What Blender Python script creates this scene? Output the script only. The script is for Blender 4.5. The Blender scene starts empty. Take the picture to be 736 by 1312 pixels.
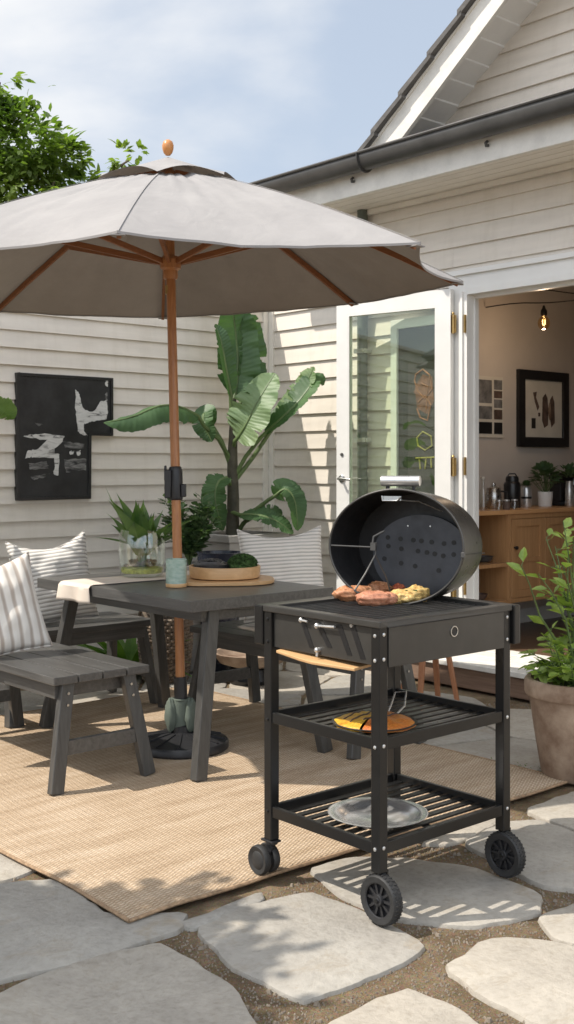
import bpy, math, random
from mathutils import Vector, Matrix, noise
random.seed(11)
R = math.radians
PI = math.pi
scene = bpy.context.scene
col = scene.collection

# ------------------------------------------------------------------ frame of the place
F_PX, CAM_H, HOR = 1445.0, 1.3, 595.0          # focal length in photo pixels, eye height, horizon row
CORNER = Vector((-0.134, 8.45, 0))             # inside corner where the two clad walls meet
RZ = math.atan2(-0.7517, 0.66)
U = Vector((math.cos(RZ), math.sin(RZ), 0))    # along the door wall, to the right
W = Vector((-math.sin(RZ), math.cos(RZ), 0))   # into the house

def hw(x, y, z=0.0):
    p = CORNER + U*x + W*y
    return Vector((p.x, p.y, z))

def gp(px, py):                                # point on the paving for a photo pixel
    Y = F_PX*CAM_H/(py-HOR)
    return ((px-368)/F_PX*Y, Y)

def at(px, py, Y):
    return Vector(((px-368)/F_PX*Y, Y, CAM_H-(py-HOR)/F_PX*Y))

# ------------------------------------------------------------------ mesh builder
class MB:
    def __init__(s): s.v=[]; s.f=[]
    def add(s, vs, fs):
        n=len(s.v); s.v.extend([tuple(q) for q in vs]); s.f.extend([tuple(i+n for i in q) for q in fs]); return s
    def box(s, c, d, rot=None):
        vs=[]
        for x in (-.5,.5):
            for y in (-.5,.5):
                for z in (-.5,.5):
                    q=Vector((x*d[0],y*d[1],z*d[2]))
                    if rot is not None: q=rot@q
                    vs.append(q+Vector(c))
        return s.add(vs,[(0,1,3,2),(4,6,7,5),(0,4,5,1),(2,3,7,6),(0,2,6,4),(1,5,7,3)])
    def bx(s, x0,x1,y0,y1,z0,z1):
        return s.box(((x0+x1)/2,(y0+y1)/2,(z0+z1)/2),(x1-x0,y1-y0,z1-z0))
    def bar(s, p0, p1, w, h, up=(0,0,1), w1=None, h1=None):
        p0=Vector(p0); p1=Vector(p1); d=(p1-p0).normalized(); u=Vector(up)
        a=d.cross(u)
        if a.length<1e-4: a=d.cross(Vector((1,0,0)))
        a.normalize(); b=a.cross(d).normalized()
        w1=w if w1 is None else w1; h1=h if h1 is None else h1
        vs=[]
        for p,ww,hh in ((p0,w,h),(p1,w1,h1)):
            for i,j in ((-1,-1),(1,-1),(1,1),(-1,1)):
                vs.append(p+a*(i*ww/2)+b*(j*hh/2))
        return s.add(vs,[(0,3,2,1),(4,5,6,7),(0,1,5,4),(1,2,6,5),(2,3,7,6),(3,0,4,7)])
    def tube(s, pts, r, seg=10, cap=True):
        pts=[Vector(p) for p in pts]; n=len(pts)
        rs=[r]*n if not isinstance(r,(list,tuple)) else list(r)
        prev=None; vs=[]
        for i,p in enumerate(pts):
            t=(pts[min(i+1,n-1)]-pts[max(i-1,0)]).normalized()
            if prev is None:
                a=t.cross(Vector((0,0,1)))
                if a.length<1e-3: a=t.cross(Vector((1,0,0)))
            else:
                a=prev-t*prev.dot(t)
            a.normalize(); prev=a; b=t.cross(a)
            for k in range(seg):
                q=2*PI*k/seg
                vs.append(p+a*(rs[i]*math.cos(q))+b*(rs[i]*math.sin(q)))
        fs=[]
        for i in range(n-1):
            for k in range(seg):
                k2=(k+1)%seg
                fs.append((i*seg+k,i*seg+k2,(i+1)*seg+k2,(i+1)*seg+k))
        if cap:
            fs.append(tuple(reversed(range(seg)))); fs.append(tuple((n-1)*seg+k for k in range(seg)))
        return s.add(vs,fs)
    def lathe(s, prof, seg=32, c=(0,0,0), rot=None, cap0=True, cap1=True, sx=1.0, wob=None):
        vs=[];c=Vector(c)
        for i,(r,z) in enumerate(prof):
            for k in range(seg):
                q=2*PI*k/seg
                rr=r*(wob(q,i) if wob else 1)
                p=Vector((rr*math.cos(q)*sx,rr*math.sin(q),z))
                if rot is not None: p=rot@p
                vs.append(p+c)
        fs=[]
        for i in range(len(prof)-1):
            for k in range(seg):
                k2=(k+1)%seg
                fs.append((i*seg+k,i*seg+k2,(i+1)*seg+k2,(i+1)*seg+k))
        if cap0: fs.append(tuple(reversed(range(seg))))
        if cap1: fs.append(tuple((len(prof)-1)*seg+k for k in range(seg)))
        return s.add(vs,fs)
    def grid(s, fn, nu, nv, closed=False):
        vs=[];fs=[]
        for i in range(nu+1):
            for j in range(nv+(0 if closed else 1)):
                vs.append(fn(i/nu,j/nv))
        m=nv if closed else nv+1
        for i in range(nu):
            for j in range(nv):
                j2=(j+1)%m if closed else j+1
                fs.append((i*m+j,(i+1)*m+j,(i+1)*m+j2,i*m+j2))
        return s.add(vs,fs)
    def prism(s, poly, o, ex, ey, en, t):
        """flat polygon (2d) in the plane o+ex,ey, thickened by t along en"""
        o=Vector(o);ex=Vector(ex);ey=Vector(ey);en=Vector(en); n=len(poly)
        vs=[o+ex*p[0]+ey*p[1] for p in poly]+[o+ex*p[0]+ey*p[1]+en*t for p in poly]
        fs=[tuple(reversed(range(n))),tuple(range(n,2*n))]+[(i,(i+1)%n,n+(i+1)%n,n+i) for i in range(n)]
        return s.add(vs,fs)
    def leaf(s, p, d, up, L, Wd, fold=.25, bend=.2):
        p=Vector(p); d=Vector(d).normalized(); up=Vector(up)
        a=d.cross(up)
        if a.length<1e-3: a=d.cross(Vector((1,0,.2)))
        a.normalize(); n=a.cross(d)
        m=p+d*(L*.5)-n*(fold*Wd*.5); t=p+d*L-n*(bend*L)
        l=p+d*(L*.42)+a*(Wd*.5); r=p+d*(L*.42)-a*(Wd*.5)
        l2=p+d*(L*.75)+a*(Wd*.33)-n*(bend*L*.4); r2=p+d*(L*.75)-a*(Wd*.33)-n*(bend*L*.4)
        return s.add([p,l,m,r,l2,r2,t],[(0,3,2),(0,2,1),(2,3,5),(2,5,6),(2,6,4),(2,4,1)])
    def blob(s, c, rad, seed=0, amp=.2, fr=2.0, nu=14, nv=20, rot=None):
        c=Vector(c)
        def fn(u,v):
            th=PI*u; ph=2*PI*v
            q=Vector((math.sin(th)*math.cos(ph),math.sin(th)*math.sin(ph),math.cos(th)))
            k=1+amp*noise.noise(q*fr+Vector((seed*7.3,seed*1.7,0)))+amp*.4*noise.noise(q*fr*3+Vector((0,seed*3.1,5)))
            q=Vector((q.x*rad[0],q.y*rad[1],q.z*rad[2]))*k
            if rot is not None: q=rot@q
            return q+c
        return s.grid(fn,nu,nv,closed=True)
    def build(s, name, mat, parent=None, smooth=False, bevel=0, solid=0, angle=40, subsurf=0):
        me=bpy.data.meshes.new(name); me.from_pydata(s.v,[],s.f); me.validate(); me.update()
        import bmesh
        bm=bmesh.new(); bm.from_mesh(me)
        if not getattr(s,'noweld',False): bmesh.ops.remove_doubles(bm,verts=bm.verts,dist=1e-5)
        if not getattr(s,'nonormal',False): bmesh.ops.recalc_face_normals(bm,faces=bm.faces)
        bm.to_mesh(me); bm.free()
        if smooth:
            me.polygons.foreach_set('use_smooth',[True]*len(me.polygons))
            me.set_sharp_from_angle(angle=R(angle))
        o=bpy.data.objects.new(name,me); col.objects.link(o)
        if mat is not None: me.materials.append(mat)
        if parent is not None: o.parent=parent
        if solid:
            m=o.modifiers.new('thickness','SOLIDIFY'); m.thickness=solid; m.offset=0
        if bevel:
            m=o.modifiers.new('edges','BEVEL'); m.width=bevel; m.segments=2; m.limit_method='ANGLE'; m.angle_limit=R(35)
        if subsurf:
            m=o.modifiers.new('smooth','SUBSURF'); m.levels=subsurf; m.render_levels=subsurf
        return o

def tag(o, label=None, cat=None, group=None, kind=None):
    if label: o['label']=label
    if cat: o['category']=cat
    if group: o['group']=group
    if kind: o['kind']=kind
    return o

def thing(name, label, cat, loc=(0,0,0), rz=0.0, group=None, kind=None):
    o=bpy.data.objects.new(name,None); col.objects.link(o)
    o.empty_display_size=.1; o.location=loc; o.rotation_euler=(0,0,rz)
    return tag(o,label,cat,group,kind)

def copy_tree(o, parent=None):
    c=o.copy(); col.objects.link(c); c.parent=parent
    for ch in list(o.children): copy_tree(ch,c)
    return c

def rotm(ax, ang): return Matrix.Rotation(ang,3,ax)

# ------------------------------------------------------------------ materials
def new_mat(name):
    m=bpy.data.materials.new(name); m.use_nodes=True
    nt=m.node_tree; b=nt.nodes['Principled BSDF']
    return m,nt,b
def N(nt,t,**kw):
    n=nt.nodes.new(t)
    for k,v in kw.items():
        if k in n.inputs: n.inputs[k].default_value=v
        else: setattr(n,k,v)
    return n
def rgba(c,k=1.0): return (min(1,c[0]*k),min(1,c[1]*k),min(1,c[2]*k),1)
def ramp(nt, stops):
    r=nt.nodes.new('ShaderNodeValToRGB'); e=r.color_ramp.elements
    while len(e)<len(stops): e.new(.5)
    for i,(p,c) in enumerate(stops):
        e[i].position=p; e[i].color=c if len(c)==4 else (*c,1)
    return r
def mixc(nt, fac, a, b, mode='MIX'):
    m=nt.nodes.new('ShaderNodeMix'); m.data_type='RGBA'; m.blend_type=mode
    for sock,v in ((m.inputs[0],fac),(m.inputs[6],a),(m.inputs[7],b)):
        if hasattr(v,'is_output') or isinstance(v,bpy.types.NodeSocket): nt.links.new(v,sock)
        elif isinstance(v,(tuple,list)): sock.default_value=v if len(v)==4 else (*v,1)
        else: sock.default_value=v
    return m.outputs[2]
def coords(nt, scale=(1,1,1), rot=(0,0,0), kind='Object'):
    tc=nt.nodes.new('ShaderNodeTexCoord'); mp=nt.nodes.new('ShaderNodeMapping')
    mp.inputs['Scale'].default_value=scale; mp.inputs['Rotation'].default_value=rot
    nt.links.new(tc.outputs[kind],mp.inputs['Vector']); return mp.outputs[0]
def bump(nt, b, height, dist=.002, strength=.6, prev=None):
    n=nt.nodes.new('ShaderNodeBump'); n.inputs['Distance'].default_value=dist; n.inputs['Strength'].default_value=strength
    nt.links.new(height,n.inputs['Height'])
    if prev is not None: nt.links.new(prev,n.inputs['Normal'])
    nt.links.new(n.outputs[0],b.inputs['Normal']); return n.outputs[0]

def mat(name, c, rough=.5, metal=0.0, var=.15, sc=6, stretch=(1,1,1), bmp=0.0, bsc=80, spec=.5, c2=None, rvar=.12, hue_obj=0):
    m,nt,b=new_mat(name); L=nt.links
    v=coords(nt,stretch)
    n=N(nt,'ShaderNodeTexNoise',Scale=sc,Detail=6.0,Roughness=.6); L.new(v,n.inputs['Vector'])
    r=ramp(nt,[(.3,rgba(c,1-var)),(.7,rgba(c2 if c2 else c,1+var))]); L.new(n.outputs[0],r.inputs[0])
    out=r.outputs[0]
    if hue_obj:
        oi=nt.nodes.new('ShaderNodeObjectInfo')
        rr=ramp(nt,[(0,(1-hue_obj,)*3),(1,(1+hue_obj*.5,)*3)]); L.new(oi.outputs['Random'],rr.inputs[0])
        out=mixc(nt,1.0,out,rr.outputs[0],'MULTIPLY')
    L.new(out,b.inputs['Base Color'])
    mr=N(nt,'ShaderNodeMapRange'); mr.inputs[3].default_value=max(.03,rough-rvar); mr.inputs[4].default_value=min(1,rough+rvar)
    n2=N(nt,'ShaderNodeTexNoise',Scale=sc*3.1,Detail=4.0); L.new(v,n2.inputs['Vector'])
    L.new(n2.outputs[0],mr.inputs[0]); L.new(mr.outputs[0],b.inputs['Roughness'])
    b.inputs['Metallic'].default_value=metal; b.inputs['Specular IOR Level'].default_value=spec
    if bmp:
        n3=N(nt,'ShaderNodeTexNoise',Scale=bsc,Detail=5.0); L.new(v,n3.inputs['Vector'])
        bump(nt,b,n3.outputs[0],bmp,.7)
    return m

def leaf_mat(name, c, c2, trans=.35, rough=.4, sc=30, rib=False):
    m,nt,b=new_mat(name); L=nt.links
    v=coords(nt); n=N(nt,'ShaderNodeTexNoise',Scale=sc,Detail=3.0); L.new(v,n.inputs['Vector'])
    r=ramp(nt,[(.3,rgba(c)),(.7,rgba(c2))]); L.new(n.outputs[0],r.inputs[0])
    L.new(r.outputs[0],b.inputs['Base Color']); b.inputs['Roughness'].default_value=rough
    t=nt.nodes.new('ShaderNodeBsdfTranslucent')
    tcol=mixc(nt,1.0,r.outputs[0],(1.5,1.7,.7,1),'MULTIPLY'); L.new(tcol,t.inputs['Color'])
    mx=nt.nodes.new('ShaderNodeMixShader'); mx.inputs[0].default_value=trans
    out=nt.nodes['Material Output']
    L.new(b.outputs[0],mx.inputs[1]); L.new(t.outputs[0],mx.inputs[2]); L.new(mx.outputs[0],out.inputs['Surface'])
    return m

def wood(name, c, c2, rough=.45, axis=0, sc=5.0, bmp=.0006):
    m,nt,b=new_mat(name); L=nt.links
    st=[14,14,14]; st[axis]=.9
    v=coords(nt,tuple(st))
    n=N(nt,'ShaderNodeTexNoise',Scale=sc,Detail=7.0,Roughness=.65,Distortion=.6); L.new(v,n.inputs['Vector'])
    r=ramp(nt,[(.25,rgba(c)),(.5,rgba([(a+q)/2 for a,q in zip(c,c2)])),(.75,rgba(c2))]); L.new(n.outputs[0],r.inputs[0])
    L.new(r.outputs[0],b.inputs['Base Color']); b.inputs['Roughness'].default_value=rough
    bump(nt,b,n.outputs[0],bmp,.6)
    return m

def glass(name, tint=(.95,.98,.96), refl=1.0, rough=.0):
    m,nt,b=new_mat(name); L=nt.links; nt.nodes.remove(b)
    t=nt.nodes.new('ShaderNodeBsdfTransparent'); t.inputs[0].default_value=(*tint,1)
    g=nt.nodes.new('ShaderNodeBsdfGlossy'); g.inputs['Roughness'].default_value=rough; g.inputs[0].default_value=(1,1,1,1)
    lw=nt.nodes.new('ShaderNodeLayerWeight'); lw.inputs[0].default_value=.5
    pw=nt.nodes.new('ShaderNodeMath'); pw.operation='POWER'; pw.inputs[1].default_value=5; L.new(lw.outputs['Facing'],pw.inputs[0])
    mul=nt.nodes.new('ShaderNodeMath'); mul.operation='MULTIPLY_ADD'; mul.inputs[1].default_value=.9; mul.inputs[2].default_value=.04*refl; mul.use_clamp=True
    L.new(pw.outputs[0],mul.inputs[0])
    mx=nt.nodes.new('ShaderNodeMixShader'); L.new(mul.outputs[0],mx.inputs[0]); L.new(t.outputs[0],mx.inputs[1]); L.new(g.outputs[0],mx.inputs[2])
    L.new(mx.outputs[0],nt.nodes['Material Output'].inputs['Surface'])
    return m

def siding_mat(name, c):
    m,nt,b=new_mat(name); L=nt.links
    v=coords(nt); vs=coords(nt,(1.2,1.2,9)); vd=coords(nt,(7,7,.7))
    n=N(nt,'ShaderNodeTexNoise',Scale=2.2,Detail=6.0); L.new(vs,n.inputs['Vector'])
    r=ramp(nt,[(.25,rgba(c,.9)),(.75,rgba(c,1.06))]); L.new(n.outputs[0],r.inputs[0])
    n2=N(nt,'ShaderNodeTexNoise',Scale=1.6,Detail=7.0,Roughness=.7); L.new(vd,n2.inputs['Vector'])
    r2=ramp(nt,[(.3,(.8,.78,.74)),(.52,(1,1,1))]); L.new(n2.outputs[0],r2.inputs[0])
    o=mixc(nt,.35,r.outputs[0],r2.outputs[0],'MULTIPLY')
    # a few worn spots
    n4=N(nt,'ShaderNodeTexNoise',Scale=13.0,Detail=8.0,Roughness=.75); L.new(v,n4.inputs['Vector'])
    r4=ramp(nt,[(.74,(0,0,0)),(.80,(1,1,1))]); L.new(n4.outputs[0],r4.inputs[0])
    o=mixc(nt,r4.outputs[0],o,rgba((.42,.37,.31)))
    L.new(o,b.inputs['Base Color']); b.inputs['Roughness'].default_value=.55; b.inputs['Specular IOR Level'].default_value=.35
    n3=N(nt,'ShaderNodeTexNoise',Scale=4.0,Detail=8.0,Roughness=.7); vg=coords(nt,(2,2,60)); L.new(vg,n3.inputs['Vector'])
    bump(nt,b,n3.outputs[0],.0015,.5)
    return m

def stone_mat():
    m,nt,b=new_mat('flagstone'); L=nt.links
    v=coords(nt); oi=nt.nodes.new('ShaderNodeObjectInfo')
    n=N(nt,'ShaderNodeTexNoise',Scale=2.6,Detail=9.0,Roughness=.62,Distortion=.4); L.new(v,n.inputs['Vector'])
    r=ramp(nt,[(.2,rgba((.30,.278,.25))),(.5,rgba((.405,.38,.342))),(.8,rgba((.475,.445,.395)))]); L.new(n.outputs[0],r.inputs[0])
    rr=ramp(nt,[(0,(.80,.82,.84)),(.5,(.95,.94,.92)),(1,(1.08,1.04,.98))]); L.new(oi.outputs['Random'],rr.inputs[0])
    o=mixc(nt,1.0,r.outputs[0],rr.outputs[0],'MULTIPLY')
    nf=N(nt,'ShaderNodeTexNoise',Scale=45.0,Detail=6.0,Roughness=.75); L.new(v,nf.inputs['Vector'])
    rf=ramp(nt,[(.34,(.76,.745,.71)),(.50,(1.0,1.0,1.0)),(.70,(1.06,1.06,1.06))]); L.new(nf.outputs[0],rf.inputs[0])
    o=mixc(nt,.5,o,rf.outputs[0],'MULTIPLY')
    # damp / rust stains
    n2=N(nt,'ShaderNodeTexNoise',Scale=5.0,Detail=8.0,Roughness=.7,Distortion=1.2); L.new(v,n2.inputs['Vector'])
    r2=ramp(nt,[(.54,(0,0,0)),(.70,(.8,.8,.8))]); L.new(n2.outputs[0],r2.inputs[0])
    o=mixc(nt,r2.outputs[0],o,rgba((.29,.25,.195)))
    nm=N(nt,'ShaderNodeTexNoise',Scale=11.0,Detail=8.0,Roughness=.7); L.new(v,nm.inputs['Vector'])
    rm=ramp(nt,[(.28,(.84,.83,.81)),(.7,(1.07,1.06,1.04))]); L.new(nm.outputs[0],rm.inputs[0])
    o=mixc(nt,.9,o,rm.outputs[0],'MULTIPLY')
    # hairline cleft marks
    vo=N(nt,'ShaderNodeTexNoise',Scale=3.0,Detail=6.0,Roughness=.6,Distortion=2.0); L.new(v,vo.inputs['Vector'])
    rc=ramp(nt,[(.35,(.9,.9,.9)),(.65,(1,1,1))]); L.new(vo.outputs[0],rc.inputs[0])
    L.new(o,b.inputs['Base Color']); b.inputs['Roughness'].default_value=.8; b.inputs['Specular IOR Level'].default_value=.25
    h=nt.nodes.new('ShaderNodeMath'); h.operation='ADD'; L.new(n.outputs[0],h.inputs[0])
    h2=nt.nodes.new('ShaderNodeMath'); h2.operation='MULTIPLY'; h2.inputs[1].default_value=.12; L.new(nf.outputs[0],h2.inputs[0]); L.new(h2.outputs[0],h.inputs[1])
    hm=nt.nodes.new('ShaderNodeMath'); hm.operation='MULTIPLY'; hm.inputs[1].default_value=1.1; L.new(nm.outputs[0],hm.inputs[0])
    h3=nt.nodes.new('ShaderNodeMath'); h3.operation='ADD'; L.new(h.outputs[0],h3.inputs[0]); L.new(hm.outputs[0],h3.inputs[1])
    bump(nt,b,h3.outputs[0],.012,.75)
    return m

def soil_mat():
    m,nt,b=new_mat('soil'); L=nt.links
    v=coords(nt)
    n=N(nt,'ShaderNodeTexNoise',Scale=6.0,Detail=9.0,Roughness=.7); L.new(v,n.inputs['Vector'])
    r=ramp(nt,[(.25,rgba((.10,.075,.048))),(.5,rgba((.22,.165,.108))),(.75,rgba((.35,.27,.185)))]); L.new(n.outputs[0],r.inputs[0])
    vo=N(nt,'ShaderNodeTexVoronoi',Scale=230.0); L.new(v,vo.inputs['Vector'])
    o=mixc(nt,.16,r.outputs[0],vo.outputs['Color'],'OVERLAY')
    hs=N(nt,'ShaderNodeHueSaturation',Saturation=1.05); L.new(o,hs.inputs['Color'])
    L.new(hs.outputs[0],b.inputs['Base Color']); b.inputs['Roughness'].default_value=.95; b.inputs['Specular IOR Level'].default_value=.1
    n2=N(nt,'ShaderNodeTexNoise',Scale=55.0,Detail=9.0,Roughness=.75); L.new(v,n2.inputs['Vector'])
    nb=bump(nt,b,n2.outputs[0],.02,.9)
    bump(nt,b,vo.outputs['Distance'],.004,.6,nb)
    return m

def rug_mat():
    m,nt,b=new_mat('jute weave'); L=nt.links
    v=coords(nt)
    w1=N(nt,'ShaderNodeTexWave',Scale=22.0,Distortion=1.2,Detail=2.0); w1.bands_direction='X'; L.new(v,w1.inputs['Vector']); w1.inputs['Detail Scale'].default_value=3
    v2=coords(nt,(1,1,1),(0,0,R(62)))
    w2=N(nt,'ShaderNodeTexWave',Scale=26.0,Distortion=1.5,Detail=2.0); w2.bands_direction='Y'; L.new(v2,w2.inputs['Vector']); w2.inputs['Detail Scale'].default_value=4
    mu=nt.nodes.new('ShaderNodeMath'); mu.operation='MULTIPLY'; L.new(w1.outputs['Fac'],mu.inputs[0]); L.new(w2.outputs['Fac'],mu.inputs[1])
    n=N(nt,'ShaderNodeTexNoise',Scale=2.5,Detail=8.0,Roughness=.65); L.new(coords(nt,(6,1,1)),n.inputs['Vector'])
    r=ramp(nt,[(.28,rgba((.46,.35,.245))),(.5,rgba((.60,.48,.355))),(.72,rgba((.70,.585,.46)))]); L.new(n.outputs[0],r.inputs[0])
    r2=ramp(nt,[(.0,(.58,.52,.45)),(.45,(1.0,1.0,1.0))]); L.new(mu.outputs[0],r2.inputs[0])
    o=mixc(nt,.85,r.outputs[0],r2.outputs[0],'MULTIPLY')
    nf=N(nt,'ShaderNodeTexNoise',Scale=120.0,Detail=4.0); L.new(v,nf.inputs['Vector'])
    rf=ramp(nt,[(.35,(.75,.73,.7)),(.65,(1.1,1.1,1.1))]); L.new(nf.outputs[0],rf.inputs[0])
    o=mixc(nt,.6,o,rf.outputs[0],'MULTIPLY')
    L.new(o,b.inputs['Base Color']); b.inputs['Roughness'].default_value=.95; b.inputs['Specular IOR Level'].default_value=.1
    nb=bump(nt,b,mu.outputs[0],.006,.8); bump(nt,b,nf.outputs[0],.003,.5,nb)
    return m

def stripe_mat(name, base, line, freq, axis='Y', sharp=.5, broken=.3, width=.35):
    """cloth with woven stripes running across one axis of the pillow"""
    m,nt,b=new_mat(name); L=nt.links
    v=coords(nt)
    w=N(nt,'ShaderNodeTexWave',Scale=freq,Distortion=.25,Detail=2.0); w.bands_direction=axis; L.new(v,w.inputs['Vector']); w.inputs['Detail Scale'].default_value=1.0
    n=N(nt,'ShaderNodeTexNoise',Scale=10.0,Detail=6.0); L.new(v,n.inputs['Vector'])
    ad=nt.nodes.new('ShaderNodeMath'); ad.operation='MULTIPLY_ADD'; L.new(n.outputs[0],ad.inputs[0]); ad.inputs[1].default_value=broken; L.new(w.outputs['Fac'],ad.inputs[2])
    r=ramp(nt,[(width+broken*.5,rgba(line)),(min(.98,width+broken*.5+sharp),rgba(base))]); L.new(ad.outputs[0],r.inputs[0])
    nf=N(nt,'ShaderNodeTexNoise',Scale=220.0,Detail=3.0); L.new(v,nf.inputs['Vector'])
    L.new(r.outputs[0],b.inputs['Base Color']); b.inputs['Roughness'].default_value=.95; b.inputs['Specular IOR Level'].default_value=.1
    b.inputs['Sheen Weight'].default_value=.15
    nb=bump(nt,b,w.outputs['Fac'],.004,.6); bump(nt,b,nf.outputs[0],.002,.5,nb)
    return m

def cloth_mat(name, c, trans=.0, sc=300, var=.08):
    m,nt,b=new_mat(name); L=nt.links
    v=coords(nt); n=N(nt,'ShaderNodeTexNoise',Scale=4.0,Detail=7.0); L.new(v,n.inputs['Vector'])
    r=ramp(nt,[(.3,rgba(c,1-var)),(.7,rgba(c,1+var))]); L.new(n.outputs[0],r.inputs[0]); L.new(r.outputs[0],b.inputs['Base Color'])
    b.inputs['Roughness'].default_value=.9; b.inputs['Specular IOR Level'].default_value=.15
    nf=N(nt,'ShaderNodeTexNoise',Scale=sc,Detail=2.0); L.new(v,nf.inputs['Vector'])
    nb=bump(nt,b,nf.outputs[0],.001,.4); bump(nt,b,n.outputs[0],.02,.25,nb)
    if trans:
        t=nt.nodes.new('ShaderNodeBsdfTranslucent'); L.new(r.outputs[0],t.inputs[0])
        mx=nt.nodes.new('ShaderNodeMixShader'); mx.inputs[0].default_value=trans
        L.new(b.outputs[0],mx.inputs[1]); L.new(t.outputs[0],mx.inputs[2]); L.new(mx.outputs[0],nt.nodes['Material Output'].inputs['Surface'])
    return m

MAT={}
MAT['siding']=siding_mat('painted siding',(.70,.645,.570))
MAT['siding_b']=siding_mat('painted siding shade',(.715,.662,.588))
MAT['trim']=mat('trim paint',(.74,.70,.63),.5,var=.06,sc=5,bmp=.0008,bsc=40)
MAT['white']=mat('white paint',(.72,.71,.68),.4,var=.05,sc=4,bmp=.0006,bsc=30)
MAT['white_worn']=mat('weathered white paint',(.68,.66,.61),.55,var=.14,sc=7,bmp=.0015,bsc=60)
MAT['gutter']=mat('gutter metal',(.075,.073,.07),.38,metal=.3,var=.25,sc=5,bmp=.0005,bsc=120)
MAT['tile']=mat('roof tile',(.10,.095,.09),.8,var=.3,sc=9,bmp=.004,bsc=50)
MAT['stone']=stone_mat(); MAT['soil']=soil_mat(); MAT['rug']=rug_mat()
MAT['char']=wood('charcoal stained timber',(.043,.042,.040),(.108,.105,.100),.33,axis=0,sc=4,bmp=.002)
MAT['char_leg']=wood('charcoal stained legs',(.036,.035,.033),(.086,.084,.079),.36,axis=2,sc=4,bmp=.002)
MAT['grill']=mat('black powder coat',(.011,.011,.011),.33,metal=.15,var=.2,sc=8,bmp=.0003,bsc=500)
MAT['grill_panel']=mat('dark grey powder coat',(.062,.060,.056),.33,metal=.45,var=.18,sc=6,bmp=.0003,bsc=600)
MAT['lid_out']=mat('lid enamel',(.05,.047,.042),.30,metal=.45,var=.15,sc=5)
MAT['lid_in']=mat('sooty enamel',(.012,.012,.013),.42,var=.35,sc=14,bmp=.0006,bsc=60)
MAT['lid_plate']=mat('blued steel',(.075,.079,.09),.38,metal=.4,var=.25,sc=9)
MAT['iron']=mat('cast iron',(.05,.049,.047),.4,metal=.4,var=.3,sc=20,bmp=.0008,bsc=150)
MAT['steel']=mat('brushed steel',(.52,.52,.51),.28,metal=1.0,var=.08,sc=14)
MAT['tin']=mat('dull tin',(.62,.62,.61),.30,metal=.75,var=.2,sc=9)
MAT['brass']=mat('aged brass',(.42,.29,.12),.4,metal=.9,var=.25,sc=40)
MAT['rubber']=mat('black rubber',(.022,.022,.022),.65,var=.3,sc=30,bmp=.0006,bsc=200)
MAT['plastic']=mat('black plastic',(.018,.018,.02),.42,var=.2,sc=10)
MAT['teak']=wood('oiled teak',(.30,.115,.04),(.50,.23,.09),.35,axis=2)
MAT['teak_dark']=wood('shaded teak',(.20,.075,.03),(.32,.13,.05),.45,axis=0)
MAT['bamboo']=wood('bamboo',(.50,.29,.13),(.66,.42,.21),.4,axis=0,sc=3)
MAT['oak']=wood('oak cabinet',(.30,.155,.065),(.46,.26,.12),.45,axis=2,sc=3)
MAT['floorwood']=wood('floorboards',(.09,.055,.034),(.16,.10,.062),.35,axis=0,sc=3)
MAT['canopy']=cloth_mat('umbrella canvas',(.30,.288,.282),trans=.025)
MAT['runner']=cloth_mat('linen runner',(.66,.58,.50))
MAT['pil_v']=stripe_mat('linen with brown stripes',(.76,.73,.68),(.46,.40,.35),7.0,'X',sharp=.45,broken=.5,width=.06)
MAT['pil_h']=stripe_mat('ribbed cotton',(.76,.74,.70),(.40,.38,.36),15.0,'Y',sharp=.45,broken=.45,width=.06)
MAT['pil_f']=stripe_mat('fine ribbed cotton',(.80,.76,.70),(.50,.47,.43),17.0,'Y',sharp=.45,broken=.2,width=.12)
MAT['glass']=glass('clear glass',(.955,.975,.96),2.4)
MAT['door_glass']=glass('door glass',(.93,.975,.90),1.8)
MAT['green_glass']=None
MAT['terracotta']=mat('weathered terracotta',(.23,.135,.085),.85,var=.3,sc=7,bmp=.003,bsc=60,c2=(.33,.255,.19))
MAT['concrete']=mat('planter concrete',(.36,.34,.31),.8,var=.12,sc=7,bmp=.001,bsc=90)
MAT['navy']=mat('dark blue glaze',(.018,.022,.036),.25,var=.2,sc=6)
MAT['wicker']=mat('dark wicker',(.10,.072,.05),.7,var=.45,sc=35,c2=(.19,.145,.105),bmp=.001,bsc=120)
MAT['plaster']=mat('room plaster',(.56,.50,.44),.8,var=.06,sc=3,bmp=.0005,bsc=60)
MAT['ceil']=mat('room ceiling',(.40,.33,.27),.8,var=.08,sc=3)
MAT['blackpaint']=mat('black paint',(.012,.012,.013),.35,var=.4,sc=9,bmp=.0008,bsc=30)
MAT['whitepaint']=mat('brushed white paint',(.66,.65,.63),.6,var=.25,sc=9,bmp=.001,bsc=60)
MAT['greypaint']=mat('brushed grey paint',(.16,.155,.15),.6,var=.6,sc=14,bmp=.001,bsc=60)
MAT['paper']=mat('print paper',(.62,.58,.50),.7,var=.08,sc=8)
MAT['ink']=mat('brown ink',(.10,.065,.05),.7,var=.5,sc=20)
MAT['banana']=leaf_mat('banana leaf',(.035,.085,.03),(.075,.15,.05),.25,.5,5)
MAT['banana_pale']=leaf_mat('pale banana leaf',(.15,.23,.11),(.25,.33,.18),.3,.5,4)
MAT['stem']=mat('green stem',(.10,.15,.05),.5,var=.3,sc=8)
MAT['trunk']=mat('banana stem',(.06,.055,.035),.7,var=.5,sc=10,bmp=.003,bsc=40)
MAT['bark']=mat('tree bark',(.10,.075,.055),.9,var=.4,sc=12,bmp=.01,bsc=30)
MAT['tree_leaf']=leaf_mat('tree leaf',(.075,.13,.025),(.19,.25,.055),.5,.5,1.5)
MAT['shrub_leaf']=leaf_mat('shrub leaf',(.17,.27,.055),(.36,.45,.13),.4,.35,12)
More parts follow.
